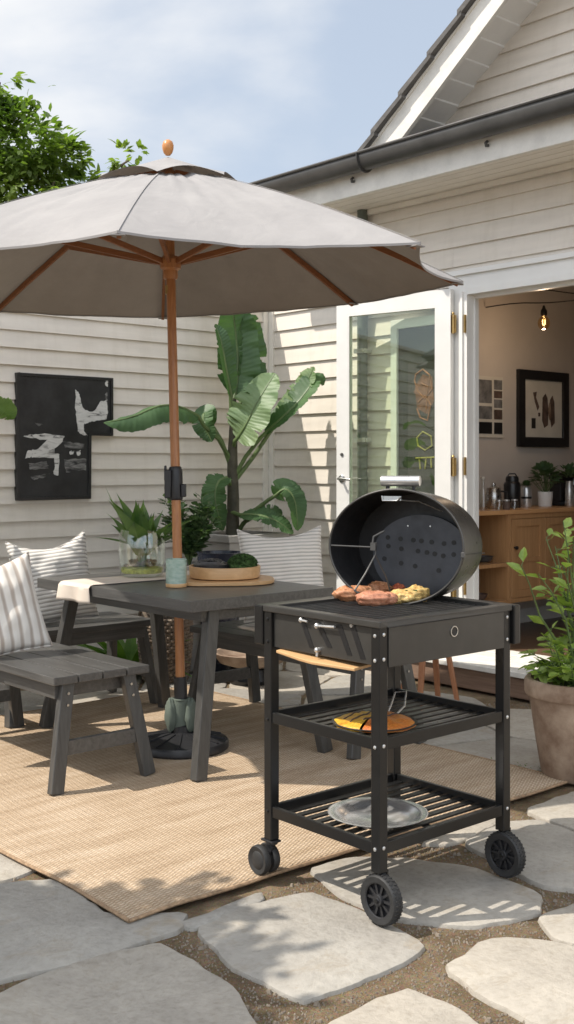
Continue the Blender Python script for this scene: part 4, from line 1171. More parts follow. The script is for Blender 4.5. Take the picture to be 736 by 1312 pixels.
# joint line and lug of the drum, wire stay, clip, handle
m=MB()
m.tube([(LA*1.003*math.cos(-.10),y,LB*1.003*math.sin(-.10)) for y in (.0,.1,.2,DEP)],.0022,6); m.build('drum_seam',MAT['lid_in'],lid)
m=MB(); m.box((LA*.99,-.004,-.02),(.012,.016,.018)); m.build('lug',MAT['gutter'],lid,bevel=.002)
m=MB(); m.tube([(-LA*.97,.0,-.002),(-.12,.02,-.004),(-.075,.03,-.005)],.003,8); m.tube([(-.075,.03,.012),(-.078,.03,-.03),(-.10,.0,-.09),(-.125,-.03,-.145)],.003,8); m.tube([(-.078,.03,-.03),(-.05,.06,-.10),(-.04,.08,-.15)],.003,8); m.tube([(-.055,.05,.05),(-.085,.03,.03),(-.09,.03,-.01)],.004,8); m.box((-.083,.026,-.002),(.018,.014,.026))
m.build('wire_stay',MAT['gutter'],lid,smooth=True)
m=MB(); m.tube([(-.02,.03,.153),(.06,.06,.150),(.135,.08,.118)],.0022,8); m.box((-.018,.02,.158),(.062,.008,.014)); m.tube([(-.052,.012,.166),(-.05,.012,.150),(.0,.012,.150),(.012,.012,.162)],.003,8); m.build('probe_clip',MAT['steel'],lid,smooth=True)
m=MB(); hz=LB+.028
m.tube([(-.068,.05,hz),(-.066,.05,hz),(.066,.05,hz),(.068,.05,hz)],[.010,.0175,.0175,.012],20); hd=m.build('handle',MAT['tin'],lid,smooth=True)
m=MB()
for x in (-.045,.045): m.tube([(x,.05,LB*.965),(x,.05,hz)],.006,10)
m.build('handle_post',G,hd,smooth=True)
m=MB(); m.tube([(-.14,DEP-.02,-LB+.01),(.14,DEP-.02,-LB+.01)],.008,10); m.build('hinge_bar',G,lid)

# ---------------------------------------------------------------- food and plates
def food_mat(name,cols,sc=14,rough=.42,seed=0):
    m,nt,b=new_mat(name); L=nt.links; v=coords(nt)
    n=N(nt,'ShaderNodeTexNoise',Scale=sc,Detail=8.0,Roughness=.68,Distortion=.5); L.new(v,n.inputs['Vector'])
    k=len(cols); r=ramp(nt,[(.22+.56*i/(k-1),c) for i,c in enumerate(cols)]); L.new(n.outputs[0],r.inputs[0])
    n2=N(nt,'ShaderNodeTexNoise',Scale=sc*7,Detail=5.0,Roughness=.7); L.new(v,n2.inputs['Vector'])
    r2=ramp(nt,[(.32,(.55,.42,.32)),(.55,(1,1,1)),(.72,(1.25,1.2,1.1))]); L.new(n2.outputs[0],r2.inputs[0])
    L.new(mixc(nt,.75,r.outputs[0],r2.outputs[0],'MULTIPLY'),b.inputs['Base Color']); b.inputs['Roughness'].default_value=rough
    b.inputs['Subsurface Weight'].default_value=.12; b.inputs['Subsurface Radius'].default_value=(.01,.004,.002); b.inputs['Subsurface Scale'].default_value=.5
    bump(nt,b,n2.outputs[0],.004,.8); return m
meat=food_mat('grilled chicken',[(.20,.06,.025),(.46,.19,.085),(.62,.33,.18),(.70,.48,.30)])
meat2=food_mat('grilled patty',[(.24,.07,.035),(.54,.24,.14),(.66,.38,.26)])
herb=food_mat('herb chicken',[(.28,.10,.03),(.58,.32,.09),(.68,.50,.20),(.62,.42,.14),(.20,.24,.04)],18)
tomato=food_mat('grilled tomato',[(.40,.06,.03),(.55,.14,.06),(.55,.30,.14)],20)
yel=food_mat('grilled omelette',[(.52,.20,.02),(.74,.44,.04),(.82,.56,.08)],16,.35)
red=food_mat('grilled pepper',[(.38,.08,.02),(.64,.20,.035),(.72,.34,.06)],22,.35)
zf=ZT-.009
def food(name,label,parts,loc,rz=0,group=None):
    o=None
    p=Vector(loc)
    mb=MB()
    for s_ in parts: mb.blob(*s_[:2],seed=s_[2],amp=s_[3],fr=2.6,nu=26,nv=36)
    return mb
def one(name,label,mt,blobs,loc,rz,cat,group=None):
    mb=food(name,label,blobs,loc,rz); o=mb.build(name,mt,None,smooth=True,angle=180); o.location=loc; o.rotation_euler=(0,0,rz); return tag(o,label,cat,group)
def gl_pt(px,py,z):
    Y=F_PX*(CAM_H-z)/(py-HOR); return Vector(((px-368)/F_PX*Y,Y,z))
g_='pieces of meat on the grate'
one('chicken_piece','leftmost browned piece of chicken on the grate',meat,[((0,0,.022),(.068,.034,.028),1,.13),((.045,.018,.020),(.045,.028,.025),2,.12)],gl_pt(452,769,zf),R(20),'meat',g_)
one('chicken_piece','pinkish oval patty nearest the front edge of the grate',meat2,[((0,0,.020),(.062,.032,.026),3,.13),((.045,.008,.018),(.034,.028,.022),4,.12)],gl_pt(480,775,zf),R(8),'meat',g_)
one('chicken_piece','small browned piece of chicken at the back of the grate',meat,[((0,0,.022),(.048,.03,.026),5,.2)],gl_pt(486,763,zf),R(15),'meat',g_)
hc=one('chicken_piece','large yellow herb coated chicken fillet at right on the grate',herb,[((0,0,.018),(.062,.038,.026),6,.3),((.05,.028,.022),(.044,.03,.028),7,.3),((-.045,-.012,.014),(.03,.026,.017),17,.3)],gl_pt(520,772,zf),R(15),'meat',g_)
mb=MB()
for i in range(22): mb.blob((rv.uniform(-.01,.035),rv.uniform(-.015,.02),.036+rv.uniform(-.004,.004)),(.006,.005,.003),i,.4,3,5,7)
mb.build('herbs',MAT['moss'],hc,smooth=True)
one('tomato_slice','small red roasted tomato behind the meat on the grate',tomato,[((0,0,.018),(.026,.020,.020),8,.35),((.04,.01,.012),(.03,.02,.014),9,.35)],gl_pt(512,762,zf),R(-10),'vegetable')

mp_=gl.location+U*.06+W*(-.120)
pz=.49+.0145
pan=thing('serving_plate','dark round plate on the middle shelf of grill cart','plate',(mp_.x,mp_.y,pz))
m=MB(); m.lathe([(.085,0),(.10,.003),(.128,.012),(.131,.014),(.128,.016),(.10,.008),(.002,.005)],48); m.build('dish',MAT['iron'],pan,smooth=True)
def half(mt,name,label,s):
    mb=MB()
    def fn(u,v):
        a=PI*v+ (PI/2 if s else -PI/2); a+=R(-25)
        r=.120*u*(1+.06*noise.noise(Vector((math.cos(a)*3,math.sin(a)*3,s))))
        z=.012+.018*(1-u**4)*(1+.35*noise.noise(Vector((r*math.cos(a)*30,r*math.sin(a)*30,s*3))))
        return (r*math.cos(a)+(-.004 if s else .004),r*math.sin(a),z if u<.999 else .006)
    mb.grid(fn,26,48)
    o=mb.build(name,mt,None,smooth=True,angle=180); o.location=(mp_.x,mp_.y,pz); tag(o,label,'food')
    b=MB()
    for q in (-.07,-.03,.01,.05):
        pts=[]
        for t in range(13):
            tt=-.085+.17*t/12; x=q+tt*.55; y=tt*.9+.02
            rr=math.hypot(x,y); 
            if rr>.103: continue
            ang=(math.atan2(y,x)-R(-25))
            side=(math.cos(ang)<0)
            if side!=bool(s): continue
            u=rr/.120; z=.012+.018*(1-u**4)*(1+.35*noise.noise(Vector((x*30,y*30,s*3))))
            pts.append((x,y,z+.001))
        if len(pts)>1: b.tube(pts,.0028,6)
    if b.v: b.build('grill_mark',MAT['ink'],o,smooth=True)
half(yel,'omelette','yellow grilled omelette half on the dark plate',1)
half(red,'roasted_pepper','orange red roasted half on the dark plate, right of the yellow half',0)
def lpt(x,y,z): return gl.location+U*x+W*y+Vector((0,0,z))
m.tube([lpt(-.02,.02,.505),lpt(-.04,.06,.53),lpt(-.06,.10,.56),lpt(-.04,.13,.56),lpt(-.02,.10,.52),lpt(-.0,.04,.505)],.003,8); wl=m.build('wire_lifter',MAT['tin'],None,smooth=True); tag(wl,'thin bent wire lifter behind the dark plate on the middle shelf','utensil')
lp_=gl.location+U*.055+W*(-.100)
tray=MB()
tray.lathe([(.075,.0),(.098,.004),(.108,.010),(.128,.020),(.152,.026),(.154,.028),(.150,.029),(.127,.023),(.106,.0135),(.096,.008),(.002,.006)],64)
to=tray.build('metal_plate',mat('polished tin plate',(.66,.66,.66),.22,metal=.8,var=.03,sc=5,rvar=.06),None,smooth=True); to.location=(lp_.x,lp_.y,.195+.0145); tag(to,'empty round metal plate on the lowest shelf of grill cart','plate')
# wooden board tucked beneath the firebox
m=MB(); 
bd=[(-.19,-.015),(-.06,-.035),(.0,-.038),(.15,-.010),(.15,.10),(-.19,.10)]
m.prism(bd,(0,0,0),(1,0,0),(0,1,0),(0,0,1),.009)
pb=m.build('wooden_board',MAT['bamboo'],None,bevel=.002); p=lpt(.0,-.285,.709); pb.location=p; pb.rotation_euler=(R(5),R(2),RZ); tag(pb,'pale wooden board hanging under the firebox of the grill','board')
m=MB()
for x in (-.1,.12): m.tube([lpt(x,-.25,.722),lpt(x,-.25,.735)],.005,8)
m.build('board_hanger',G,gl) if False else None
# ================================================================== black paintings on the garden wall
# y runs along the wall; the left edge in the picture is the smaller y
pa=thing('wall_painting','black L-shaped painting with broken white brush marks on the garden wall','painting',hw(.004,-2.10,1.075),RZ)
PW,PH,PX,PZ=.705,.80,.535,.415       # full width and height; the lower right corner is stepped back to PX below PZ
d=.038; fw=.020
m=MB()
m.bx(0,d,0,fw,0,PH); m.bx(0,d,fw,PW-fw,PH-fw,PH); m.bx(0,d,PW-fw,PW,PZ,PH); m.bx(0,d,PX,PW-fw,PZ,PZ+fw); m.bx(0,d,PX-fw,PX,0,PZ+fw); m.bx(0,d,fw,PX-fw,0,fw)
m.build('frame',MAT['blackpaint'],pa,bevel=.002)
m=MB(); m.prism([(fw,fw),(PX-fw,fw),(PX-fw,PZ+fw+.001),(PX,PZ+fw+.001),(PX,PZ+fw),(PW-fw,PZ+fw),(PW-fw,PH-fw),(fw,PH-fw)],(.003,0,0),(0,1,0),(0,0,1),(1,0,0),d-.011)
m.build('painted_panel',mat('black brushed paint',(.014,.014,.015),.5,var=.7,sc=7,bmp=.001,bsc=25),pa)
def mark(i,mt,poly,cy,cz,sy,sz):
    m=MB(); pr=[]
    for k in range(len(poly)):
        a=Vector(poly[k]);b=Vector(poly[(k+1)%len(poly)])
        for jj in range(6):
            q=a.lerp(b,jj/6); e=noise.noise_vector(Vector((q.x*26,q.y*26,i)))*.010; pr.append((cy+q.x*sy+e.x,cz+q.y*sz+e.y))
    m.prism(pr,(d-.008+.0004*(i%6+1),0,0),(0,1,0),(0,0,1),(1,0,0),.0012); m.build('brush_mark',MAT[mt],pa)
for i,(mt,poly) in enumerate([('brush_white',[(-.80,.02),(-.35,.05),(.25,.02),(.20,-.08),(-.05,-.22),(-.25,-.22),(.15,-.28),(.12,-.30),(.10,-.62),(-.02,-.60),(.0,-.34),(-.55,-.32),(-.78,-.34),(-.72,-.22),(-.45,-.20),(-.2,-.05),(-.82,.0)]),
  ('brush_grey',[(.22,-.06),(.80,-.10),(.80,-.18),(.25,-.17)]),('brush_grey',[(.25,-.36),(.86,-.34),(.86,-.52),(.3,-.56)]),('brush_grey',[(-.7,-.42),(-.2,-.40),(-.15,-.50),(-.66,-.52)]),
  ('brush_white',[(.40,-.22),(.52,-.22),(.50,-.28),(.42,-.28)]),('brush_white',[(.6,-.23),(.7,-.21),(.68,-.30),(.6,-.29)]),
  ('brush_grey',[(-.55,.22),(-.30,.20),(-.42,.17)]),('brush_grey',[(-.62,-.62),(-.1,-.58),(-.3,-.66),(-.6,-.68)])]): mark(i,mt,poly,.268,.40,.268,.40)
for i,(mt,poly) in enumerate([('brush_white',[(-.58,.52),(-.42,.30),(-.30,-.10),(.02,-.22),(.25,-.10),(.42,.15),(.72,.22),(.70,-.42),(.05,-.52),(-.25,-.60),(-.28,-.80),(-.12,-.98),(-.32,-.97),(-.50,-.85),(-.60,-.2)]),
  ('brush_white',[(.62,.92),(.72,.92),(.72,.66),(.64,.70)]),('brush_grey',[(.64,.45),(.71,.45),(.70,.2),(.65,.25)])]): mark(i+10,mt,poly,.53,.61,.185,.20)

# ================================================================== banana plant in a tall planter
bpn=thing('banana_plant','large banana plant with broad torn leaves in the wall corner','plant',hw(.42,-.66,0))
pb_=bpn.location
def bl(px,py,Y): return at(px,py,Y)-pb_
def bleaf(mb,pts,wd,nrm,fold=.35,seed=0,prof=None,tear=.0,droop=0.0):
    """broad leaf along a curved midrib. pts: midrib points; nrm: rough upper side"""
    pts=[Vector(p) for p in pts]; n=len(pts)-1
    def mid(t):
        x=t*n; i=min(int(x),n-1); f=x-i
        p0=pts[max(i-1,0)];p1=pts[i];p2=pts[i+1];p3=pts[min(i+2,n)]
        return .5*((2*p1)+(p2-p0)*f+(2*p0-5*p1+4*p2-p3)*f*f+(3*p1-p0-3*p2+p3)*f**3)
    nr=Vector(nrm).normalized()
    def fn(a,b):
        t=.001+.998*a; u=2*b-1
        p=mid(t); d=(mid(min(1,t+.02))-mid(max(0,t-.02))).normalized()
        s=d.cross(nr).normalized(); up=s.cross(d).normalized()
        w_=wd*(min(1,(t/.22))**.55)*(1-max(0,(t-.55)/.45)**2.2)**.75 if prof is None else wd*prof(t)
        w_*=1+.10*noise.noise(Vector((t*5,u>0,seed)))
        nt_=noise.noise(Vector((round(t*40)*1.37,3.1 if u>0 else 8.7,seed*2.3)))
        if nt_>.38 and .12<t<.95: w_*=1-.55*min(1,(nt_-.38)*5)
        e=abs(u)
        rip=.10*wd*e*noise.noise(Vector((t*7,2 if u>0 else 5,seed*3)))+.05*wd*e*e*noise.noise(Vector((t*19,3*(u>0),seed)))
        return p+s*(u*w_*.5)+up*(e*w_*.5*fold-e*e*w_*droop+rip+.0022*math.sin(t*150-e*9)*min(1,e*5))
    mb.grid(fn,96,12)
    return mid
def add_leaf(pet,pts,wd,nrm,mt='banana',fold=.3,seed=0,prof=None,droop=0.0,r0=.016):
    m=MB(); mid=bleaf(m,pts,wd,nrm,fold,seed,prof,0,droop); o=m.build('leaf',MAT[mt],bpn,smooth=True,angle=180)
    m=MB(); pp=[Vector(p) for p in pet]+[mid(t/10) for t in range(0,11)]
    k=len(pp); m.tube(pp,[r0*(1-.85*i/(k-1)) for i in range(k)],8); m.build('midrib',MAT['stem'],o,smooth=True)
YB=7.72
m=MB(); m.tube([bl(298,690,YB),bl(299,640,YB),bl(298,590,YB),bl(299,550,YB),bl(300,510,YB)],[.048,.042,.036,.028,.016],14); m.build('trunk',MAT['trunk'],bpn,smooth=True)
# upright leaves
add_leaf([bl(299,540,YB),bl(300,512,YB)],[bl(301,505,YB+.02),bl(305,470,YB+.06),bl(302,425,YB+.08),bl(296,385,YB+.02)],.30,(.25,-1,.2),'banana',.25,1)
add_leaf([bl(300,540,YB),bl(306,520,YB+.05)],[bl(311,512,YB+.08),bl(320,480,YB+.12),bl(321,440,YB+.14),bl(316,395,YB+.10)],.22,(.6,-1,.1),'banana',.3,2)
add_leaf([bl(297,540,YB)],[bl(296,508,YB-.04),bl(290,475,YB-.08),bl(284,440,YB-.10),bl(276,415,YB-.08)],.13,(.7,-.7,.2),'banana',.5,3)
# long leaf to the left, in front of the wall
add_leaf([bl(296,590,YB),bl(280,562,YB-.12),bl(262,546,YB-.22)],[bl(254,533,YB-.28),bl(232,522,YB-.42),bl(205,520,YB-.58),bl(170,534,YB-.70),bl(133,542,YB-.80)],.20,(.1,-.55,.85),'banana',-.15,4,droop=.25)
add_leaf([bl(295,595,YB),bl(284,565,YB-.06)],[bl(272,545,YB-.1),bl(262,530,YB-.14),bl(262,545,YB-.18),bl(272,566,YB-.2)],.16,(-.4,-.7,.5),'banana',.2,5)
# pale broad leaf facing the viewer
add_leaf([bl(299,575,YB),bl(301,565,YB-.05)],[bl(304,562,YB-.06),bl(315,545,YB-.10),bl(330,515,YB-.10),bl(353,478,YB-.06)],.31,(-.35,-.9,.35),'banana_pale',.18,6)
# right hand leaf arching towards the door
add_leaf([bl(300,612,YB),bl(315,585,YB-.03),bl(333,562,YB-.05)],[bl(340,555,YB-.05),bl(362,535,YB-.06),bl(385,512,YB-.04),bl(404,488,YB),bl(416,492,YB+.02)],.20,(-.3,-.6,.75),'banana',.3,7)
add_leaf([bl(302,615,YB),bl(325,585,YB)],[bl(350,548,YB),bl(372,520,YB+.02),bl(392,492,YB+.03),bl(403,470,YB+.02)],.17,(-.5,-.75,.4),'banana_pale',.3,8)
# lower leaves
add_leaf([bl(298,625,YB),bl(292,615,YB-.06)],[bl(290,612,YB-.08),bl(280,618,YB-.14),bl(276,640,YB-.18),bl(286,680,YB-.18)],.20,(-.5,-.8,.3),'banana',.2,9)
add_leaf([bl(305,680,YB),bl(325,655,YB-.06),bl(345,640,YB-.10)],[bl(352,636,YB-.12),bl(366,627,YB-.16),bl(378,642,YB-.18),bl(382,680,YB-.18)],.17,(.5,-.75,.5),'banana',.25,10)
add_leaf([bl(290,655,YB),bl(300,657,YB-.04)],[bl(308,660,YB-.08),bl(330,660,YB-.14),bl(355,668,YB-.18),bl(376,684,YB-.18)],.17,(0,-.5,.85),'banana',.1,11)
add_leaf([bl(302,690,YB),bl(312,670,YB-.02)],[bl(325,662,YB-.04),bl(345,655,YB-.05),bl(362,660,YB-.05)],.12,(0,-.6,.8),'banana',.2,12)
pt=thing('tall_planter','tall square grey planter under the banana plant','planter',hw(.42,-.66,0),RZ)
m=MB(); S=.24; h=.835
m.bx(-S,S,-S,S,0,h-.05); m.bx(-S-.02,S+.02,-S-.02,-S+.03,h-.05,h); m.bx(-S-.02,S+.02,S-.03,S+.02,h-.05,h); m.bx(-S-.02,-S+.03,-S+.03,S-.03,h-.05,h); m.bx(S-.03,S+.02,-S+.03,S-.03,h-.05,h); m.build('body',MAT['concrete'],pt,bevel=.006)
m=MB(); m.bx(-S+.03,S-.03,-S+.03,S-.03,h-.049,h-.02); m.build('soil',MAT['earth'],pt)

# navy pot with bushy shrub beside it
npz=hw(.89,-1.16,0)
np_=thing('glazed_pot','tall dark blue glazed pot standing behind the table','pot',npz)
m=MB(); m.lathe([(.09,0),(.10,.02),(.125,.4),(.14,.74),(.145,.755),(.13,.755),(.125,.72),(.002,.70)],36); m.build('body',MAT['navy'],np_,smooth=True)
m=MB(); m.lathe([(.12,.70),(.06,.725),(.001,.735)],24); m.build('soil',MAT['earth'],np_,smooth=True)
def bush(name,label,cat,base,stems,leafmat,leafL,leafW,nper,spread,seed,stem_r=.006,pot=None,group=None,stemmat='stem'):
    """stems: list of point lists relative to base; leaves grow along each"""
    t=thing(name,label,cat,base,group=group); rr=random.Random(seed)
    sm=MB(); lm=MB(); lm.noweld=True
    for pts in stems:
        pts=[Vector(p) for p in pts]; k=len(pts)
        sm.tube(pts,[stem_r*(1-.7*i/(k-1)) for i in range(k)],6)
        L=sum((b-a).length for a,b in zip(pts[:-1],pts[1:]))
        for j in range(nper):
            f=rr.uniform(.18,1)**.8; x=f*(k-1); i=min(int(x),k-2); p=pts[i].lerp(pts[i+1],x-i); d=(pts[i+1]-pts[i]).normalized()
            az=rr.uniform(0,2*PI); o=Vector((math.cos(az),math.sin(az),rr.uniform(-.2,.8))).normalized()
            q=p+o*rr.uniform(0,spread); s_=rr.uniform(.65,1.25)
            sm.tube([p,p.lerp(q,.5)+Vector((0,0,.004)),q],.0016,4,cap=False)
            lm.leaf(q,(o*.9+d*.7+Vector((0,0,-.25))),Vector((rr.uniform(-.5,.5),rr.uniform(-.5,.5),1)),leafL*s_,leafW*s_,.25,.22)
    sm.build('stems',MAT[stemmat],t,smooth=True); o=lm.build('leaves',MAT[leafmat],t)
    return t
rr=random.Random(8)
st=[]
for i in range(26):
    a=rr.uniform(0,2*PI); s_=rr.uniform(.08,.20); h=rr.uniform(.18,.44)
    st.append([(0,0,0),(s_*.3*math.cos(a),s_*.3*math.sin(a),h*.5),(s_*math.cos(a),s_*math.sin(a)*.6,h)])
sb=at(243,712,7.15)
bush('leafy_shrub','bushy grey green shrub with small round leaves behind the glass vase','shrub',(sb.x,sb.y,.66),st,'dark_leaf',.05,.042,34,.05,3)
pot2=thing('shrub_pot','plain grey pot holding the bushy shrub behind the vase','pot',(sb.x,sb.y,0))
m=MB(); m.lathe([(.12,0),(.14,.02),(.17,.63),(.175,.67),(.155,.67),(.15,.63),(.002,.62)],32); m.build('body',MAT['concrete'],pot2,smooth=True)
m=MB(); m.lathe([(.15,.62),(.08,.655),(.001,.66)],24); m.build('soil',MAT['earth'],pot2)

# low bright leaves behind the back bench
lp0=hw(.55,-1.62,0); lp=thing('low_plant','low bright green leafy plant on the paving behind the bench','plant',lp0)
m=MB(); rr=random.Random(2)
for i in range(46):
    a=rr.uniform(0,2*PI); tl_=rr.uniform(.3,1.25)
    stiff(m,(.03*math.cos(a),.03*math.sin(a),.0),(math.sin(tl_)*math.cos(a),math.sin(tl_)*math.sin(a),math.cos(tl_)),rr.uniform(.3,.52),.075,rr.uniform(.2,.7),i)
m.build('leaves',leaf_mat('bright leaf',(.06,.14,.02),(.14,.24,.05),.3,.4,10),lp,smooth=True)

# wicker basket
bk=thing('wicker_basket','round brown wicker basket with handles behind the umbrella pole','basket',hw(.83,-1.53,0))
m=MB(); nr_=19; hh=.385
def brad(t): return .125+.030*math.sin(PI*min(1,t*1.05)*.62)
for i in range(nr_):
    t=(i+.5)/nr_; z=hh*t; r_=brad(t); pts=[]
    for k in range(97):
        a=2*PI*k/96; pts.append(((r_+.0075*math.sin(a*24+(PI if i%2 else 0)))*math.cos(a),(r_+.0075*math.sin(a*24+(PI if i%2 else 0)))*math.sin(a),z))
    m.tube(pts,.0098,6,cap=False)
for k in range(48):
    a=2*PI*(k+.0)/48; m.tube([(brad(t/8)*math.cos(a),brad(t/8)*math.sin(a),hh*t/8) for t in range(9)],.006,5)
m.build('weave',MAT['wicker'],bk,smooth=True)
m=MB(); m.lathe([(.118,.002),(.122,.012),(.001,.013)],30); m.lathe([(.128,hh-.04),(.001,hh-.03)],30,cap0=False); m.build('lining',MAT['blackpaint'],bk)
for s_ in (0,1):
    m=MB(); a0=R(35)+PI*s_; pts=[]
    for k in range(13):
        f=k/12; a=a0+(f-.5)*.7; pts.append(((brad(1)+.004)*math.cos(a),(brad(1)+.004)*math.sin(a),hh-.01+.055*math.sin(PI*f)))
    m.tube(pts,.011,8); m.build('handle',MAT['wicker'],bk,smooth=True)

# low tan bowl on a dark foot behind the bench
lb=thing('fire_bowl','wide low tan bowl on a dark foot behind the benches','bowl',(at(322,840,6.75).x,6.75,0))
m=MB(); m.lathe([(.10,.09),(.19,.12),(.225,.17),(.23,.18),(.21,.18),(.17,.14),(.002,.12)],36); m.build('bowl',MAT['terracotta'],lb,smooth=True)
m=MB(); m.lathe([(.13,0),(.14,.02),(.12,.085),(.10,.09)],30); m.build('foot',MAT['blackpaint'],lb,smooth=True)

# small stool seen behind the grill
stl=thing('wooden_stool','small reddish wooden stool with splayed legs seen behind the grill','stool',(at(550,865,6.05).x,6.05,0),R(20))
m=MB(); m.lathe([(.15,.40),(.155,.41),(.155,.432),(.15,.437)],36); m.build('seat',MAT['teak_dark'],stl,smooth=True)
wd_=wood('reddish timber',(.30,.12,.055),(.42,.19,.09),.5,axis=2)
for k in range(4):
    a=PI/4+k*PI/2; m=MB(); m.bar((.085*math.cos(a),.085*math.sin(a),.40),(.165*math.cos(a),.165*math.sin(a),0),.034,.026,(math.cos(a),math.sin(a),0),.026,.02); m.build('leg',wd_,stl,bevel=.003)

# ================================================================== terracotta pot and shrub at right
tpz=Vector((1.225,4.72,0))
tpot=thing('terracotta_pot','large weathered terracotta pot on the paving at the right edge','pot',tpz)
m=MB(); m.lathe([(.150,0),(.158,.012),(.190,.2),(.208,.335),(.222,.338),(.226,.35),(.226,.395),(.220,.405),(.200,.405),(.196,.34),(.002,.33)],48,wob=lambda q,i:1+.006*math.sin(q*3+i)); m.build('body',MAT['terracotta'],tpot,smooth=True)
m=MB(); m.lathe([(.198,.345),(.1,.372),(.001,.38)],30,wob=lambda q,i:1); m.build('soil',MAT['earth'],tpot)
rr=random.Random(21); st=[]
def twig(tip,bow=.04):
    tip=Vector(tip); b=Vector((rr.uniform(-.04,.04),rr.uniform(-.04,.04),0)); mid=b.lerp(tip,.5)+Vector((rr.uniform(-bow,bow),rr.uniform(-bow,bow),.05)); st.append([b,b.lerp(mid,.5)+Vector((0,0,.03)),mid,mid.lerp(tip,.55)+Vector((0,0,.015)),tip])
for px,py in ((722,668),(700,690),(668,724),(690,735),(712,700),(735,690),(745,660),(760,700),(705,760),(735,740),(750,730),(775,740),(720,720),(728,690),(740,770),(760,790)):
    p=at(px,py,4.62+rr.uniform(-.12,.2)); twig(p-Vector((tpz.x,tpz.y,.36)))
bush('garden_shrub','upright shrub with glossy bright green leaves growing from the terracotta pot','shrub',(tpz.x,tpz.y,.36),st,'shrub_leaf',.066,.039,8,.026,9,.006)
st=[]
for i in range(46):
    a=rr.uniform(0,2*PI); s_=rr.uniform(.08,.235); st.append([(s_*.35*math.cos(a),s_*.35*math.sin(a),0),(s_*.7*math.cos(a),s_*.7*math.sin(a),rr.uniform(.05,.10)),(s_*math.cos(a),s_*math.sin(a),rr.uniform(.03,.20))])
bush('ground_plant','low round leaved plant filling the rim of the terracotta pot','plant',(tpz.x,tpz.y,.37),st,'shrub_leaf',.052,.040,10,.02,10,.004)
# moss and weeds in the joint by the pot
wd=MB(); wd.noweld=True
for i in range(420):
    px=rr.gauss(672,26); py=rr.gauss(985,4)+ (px-672)*.12; x,y=gp(px,py); a=rr.uniform(0,2*PI)
    wd.leaf((x,y,-.02),(math.cos(a)*.8,math.sin(a)*.8,rr.uniform(.3,1.2)),(0,0,1),rr.uniform(.015,.04),.009)
tag(wd.build('ground_cover',MAT['tree_leaf']),'small green weeds and moss in the joint beside the pot','weeds',kind='stuff')

# ================================================================== inside the room
sbx=1.415; SBD=.42
sbd=thing('sideboard','long wooden sideboard with one open shelf bay inside the room','sideboard',hw(sbx,0,.15),RZ)
Y0,Y1=.13,2.05; ZTOP=.85; ZBOT=.235
m=MB()
m.bx(.002,SBD+.012,Y0-.01,Y1+.01,ZTOP-.028,ZTOP)
m.build('top',wood('oak top',(.42,.21,.085),(.56,.32,.15),.4,axis=1),sbd,bevel=.003)
m=MB(); m.bx(.004,SBD,.50,.535,.0,ZTOP-.029); m.bx(.004,SBD,Y0,Y0+.03,.0,ZTOP-.029); m.bx(.004,SBD,Y1-.03,Y1,.0,ZTOP-.029); m.bx(.003,.016,Y0+.03,Y1-.03,ZBOT,ZTOP-.029)
m.bx(.016,SBD-.02,.535,Y1-.03,ZBOT,ZBOT+.022); m.bx(SBD-.02,SBD,.535,Y1-.03,ZTOP-.060,ZTOP-.029); m.bx(SBD-.02,SBD,.535,Y1-.03,ZBOT,ZBOT+.03)
m.build('carcass',MAT['oak'],sbd,bevel=.002)
for z in (.48,.235,.06):
    m=MB(); m.bx(.017,SBD,Y0+.031,.499,z,z+.024); m.build('shelf',MAT['oak'],sbd,bevel=.002)
for i,(a,b_) in enumerate(((.54,.90),(.905,1.265),(1.27,1.63),(1.635,2.015))):
    m=MB(); z0_,z1_=ZBOT+.033,ZTOP-.063
    m.bx(SBD-.017,SBD+.001,a,a+.05,z0_,z1_); m.bx(SBD-.017,SBD+.001,b_-.05,b_,z0_,z1_); m.bx(SBD-.017,SBD+.001,a+.05,b_-.05,z1_-.05,z1_); m.bx(SBD-.017,SBD+.001,a+.05,b_-.05,z0_,z0_+.05); m.bx(SBD-.016,SBD-.008,a+.05,b_-.05,z0_+.05,z1_-.05); m.bx(SBD-.017,SBD+.001,a+.05,b_-.05,.50,.53)
    d=m.build('cabinet_door',MAT['oak'],sbd,bevel=.002)
    m=MB(); kx=a+.025 if i%2==0 else b_-.025; m.lathe([(.006,0),(.006,.012),(.013,.016),(.012,.026)],14,(SBD+.001,kx,.60),rotm('Y',R(90))); m.build('knob',MAT['blackpaint'],d,smooth=True)
ST=1.0005
def sbp(y,o=.2): return hw(sbx+o,y,ST)
kt=thing('steel_kettle','shiny steel pot with lid on the sideboard end nearest the door','kettle',sbp(.60,.22))
m=MB(); m.lathe([(.05,0),(.056,.008),(.052,.09),(.046,.135),(.048,.14),(.02,.152),(.012,.155),(.016,.165),(.012,.175),(.001,.176)],28); m.build('body',MAT['steel'],kt,smooth=True)
m=MB(); m.tube([(.05,0,.12),(.09,0,.11),(.095,0,.06),(.055,0,.03)],.006,8); m.build('handle',MAT['blackpaint'],kt,smooth=True)
for i,(y,o,h,r_,lab) in enumerate(((.44,.26,.21,.024,'tall clear glass bottle at the front end of the sideboard'),(.50,.16,.17,.03,'shorter clear glass bottle beside the steel pot'))):
    t=thing('glass_bottle',lab,'bottle',sbp(y,o),group='glass bottles on the sideboard'); m=MB(); m.lathe([(r_,0),(r_,h*.55),(r_*.45,h*.7),(r_*.42,h*.92),(r_*.6,h*.93),(r_*.6,h*.96),(.001,h*.96)],22); m.build('body',MAT['glass'],t,smooth=True)
    m=MB(); m.lathe([(.012,h*.962),(.014,h*1.03),(.001,h*1.04)],14); m.build('stopper',MAT['paper'],t,smooth=True)
